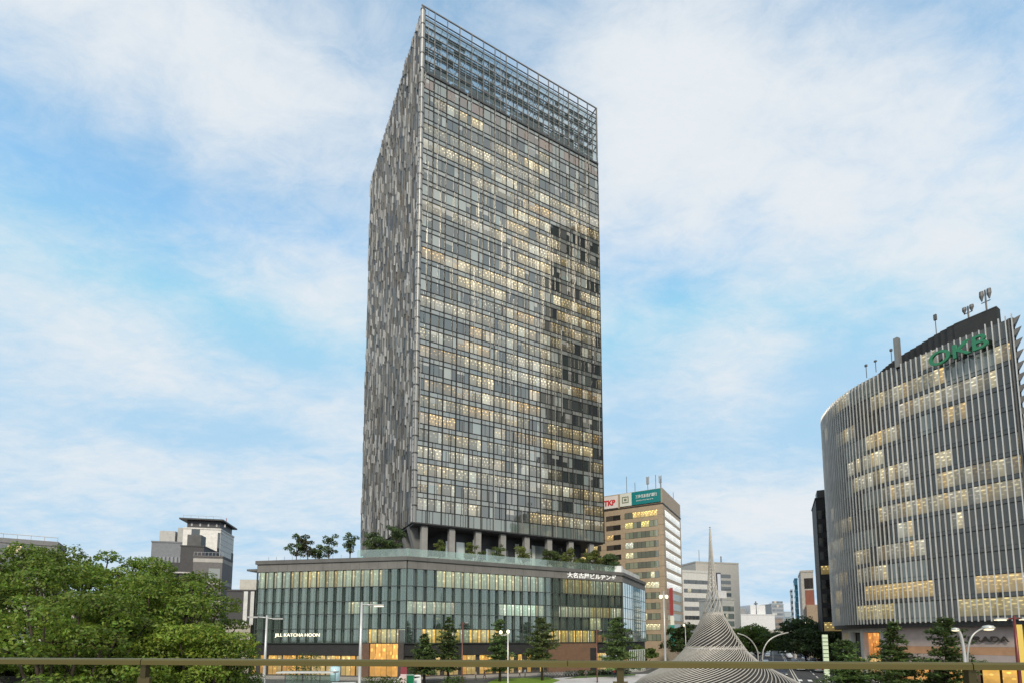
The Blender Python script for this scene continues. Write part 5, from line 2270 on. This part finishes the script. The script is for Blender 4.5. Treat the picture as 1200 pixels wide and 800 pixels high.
person('person in white shirt and dark trousers walking behind the lawn', (1.5, 103.2, .17), R(20), (.72, .72, .70), (.03, .03, .045))
person('person in pale blue top walking beside the person in white', (2.6, 103.5, .17), R(20), (.35, .45, .55), (.08, .075, .07), .18)
person('person in dark clothes walking towards the lit shop windows', (-5.2, 98.5, .17), R(160), (.04, .04, .05), (.03, .03, .03), .25)
person('person in beige coat walking past the rounded green shrub', (-6.8, 97.2, .17), R(-150), (.45, .38, .28), (.05, .05, .06), .2)
person('person in grey suit crossing the pale plaza', (14.5, 101.5, .14), R(200), (.14, .14, .15), (.10, .10, .11), .24)
person('person in red top walking at the edge of the pale plaza', (20.5, 103.5, .14), R(40), (.42, .05, .05), (.04, .05, .10), .2)


# ------------------------------------------------------------------ railing in front
def railing():
    x0, y0, x1, y1 = -4.07, 4.10, 3.28, 3.309
    ang = math.degrees(math.atan2(y1 - y0, x1 - x0))
    L = math.hypot(x1 - x0, y1 - y0)
    fr = frame(x0, y0, ang, 1)
    T = thing('terrace_railing', 'bronze coloured terrace handrail with glass infill across the foreground', 'railing', (0, 3.7, 6.75))
    c = (.17, .14, .05)

    def u_at(x):
        r = ray(x, 772)
        # intersection of the view line with the rail line
        d = np.array((x1 - x0, y1 - y0)) / L
        A_ = np.array(((d[0], -r[0]), (d[1], -r[1])))
        s = np.linalg.solve(A_, np.array((-x0, -y0)))
        return float(s[0])
    seams = [-3.0, u_at(171), u_at(665), u_at(1133), L + 3]
    b = MB(fr)
    for a, e in zip(seams, seams[1:]):
        z0, z1, hw, ch = 7.796, 7.842, .05, .012
        prof = [(-hw, z0), (hw, z0), (hw, z1 - ch), (hw - ch, z1), (-hw + ch, z1), (-hw, z1 - ch)]
        bb = len(b.v)
        for u in (a + .003, e - .003):
            for v, z in prof:
                b.v.append(fr(u, v, z))
        n = len(prof)
        for k in range(n):
            b.face([bb + k, bb + (k + 1) % n, bb + n + (k + 1) % n, bb + n + k], c)
        b.face([bb + k for k in range(n)], c)
        b.face([bb + n + n - 1 - k for k in range(n)], c)
    b.build('top_rail', 'bronze', T)
    for a in seams[1:-1]:
        b = MB(fr)
        b.box(a - .006, a + .006, -.03, .03, 7.806, 7.838, (.03, .025, .015))
        b.build('joint_sleeve', 'dark', T)
    for x in (171, 726.5, 1135, -420, 1700):
        u = u_at(x)
        b = MB(fr)
        b.box(u - .022, u + .022, -.022, .022, 7.70, 7.796, (.10, .085, .04))
        b.box(u - .05, u + .05, -.012, .012, 6.75, 7.70, (.15, .125, .06))
        b.box(u - .09, u + .09, -.06, .06, 6.75, 6.77, (.1, .085, .04))
        b.build('post', 'bronze', T)
    us = sorted(u_at(x) for x in (171, 726.5, 1135, -420, 1700))
    for a, e in zip(us, us[1:]):
        b = MB(fr)
        b.box(a + .07, e - .07, -.005, .005, 6.84, 7.70, (.8, .9, .85))
        b.build('glass_panel', 'railglass', T)


railing()

# ------------------------------------------------------------------ render settings
scene.cycles.max_bounces = 6
scene.cycles.diffuse_bounces = 2
scene.cycles.glossy_bounces = 3
scene.cycles.transparent_max_bounces = 10
scene.cycles.use_denoising = True
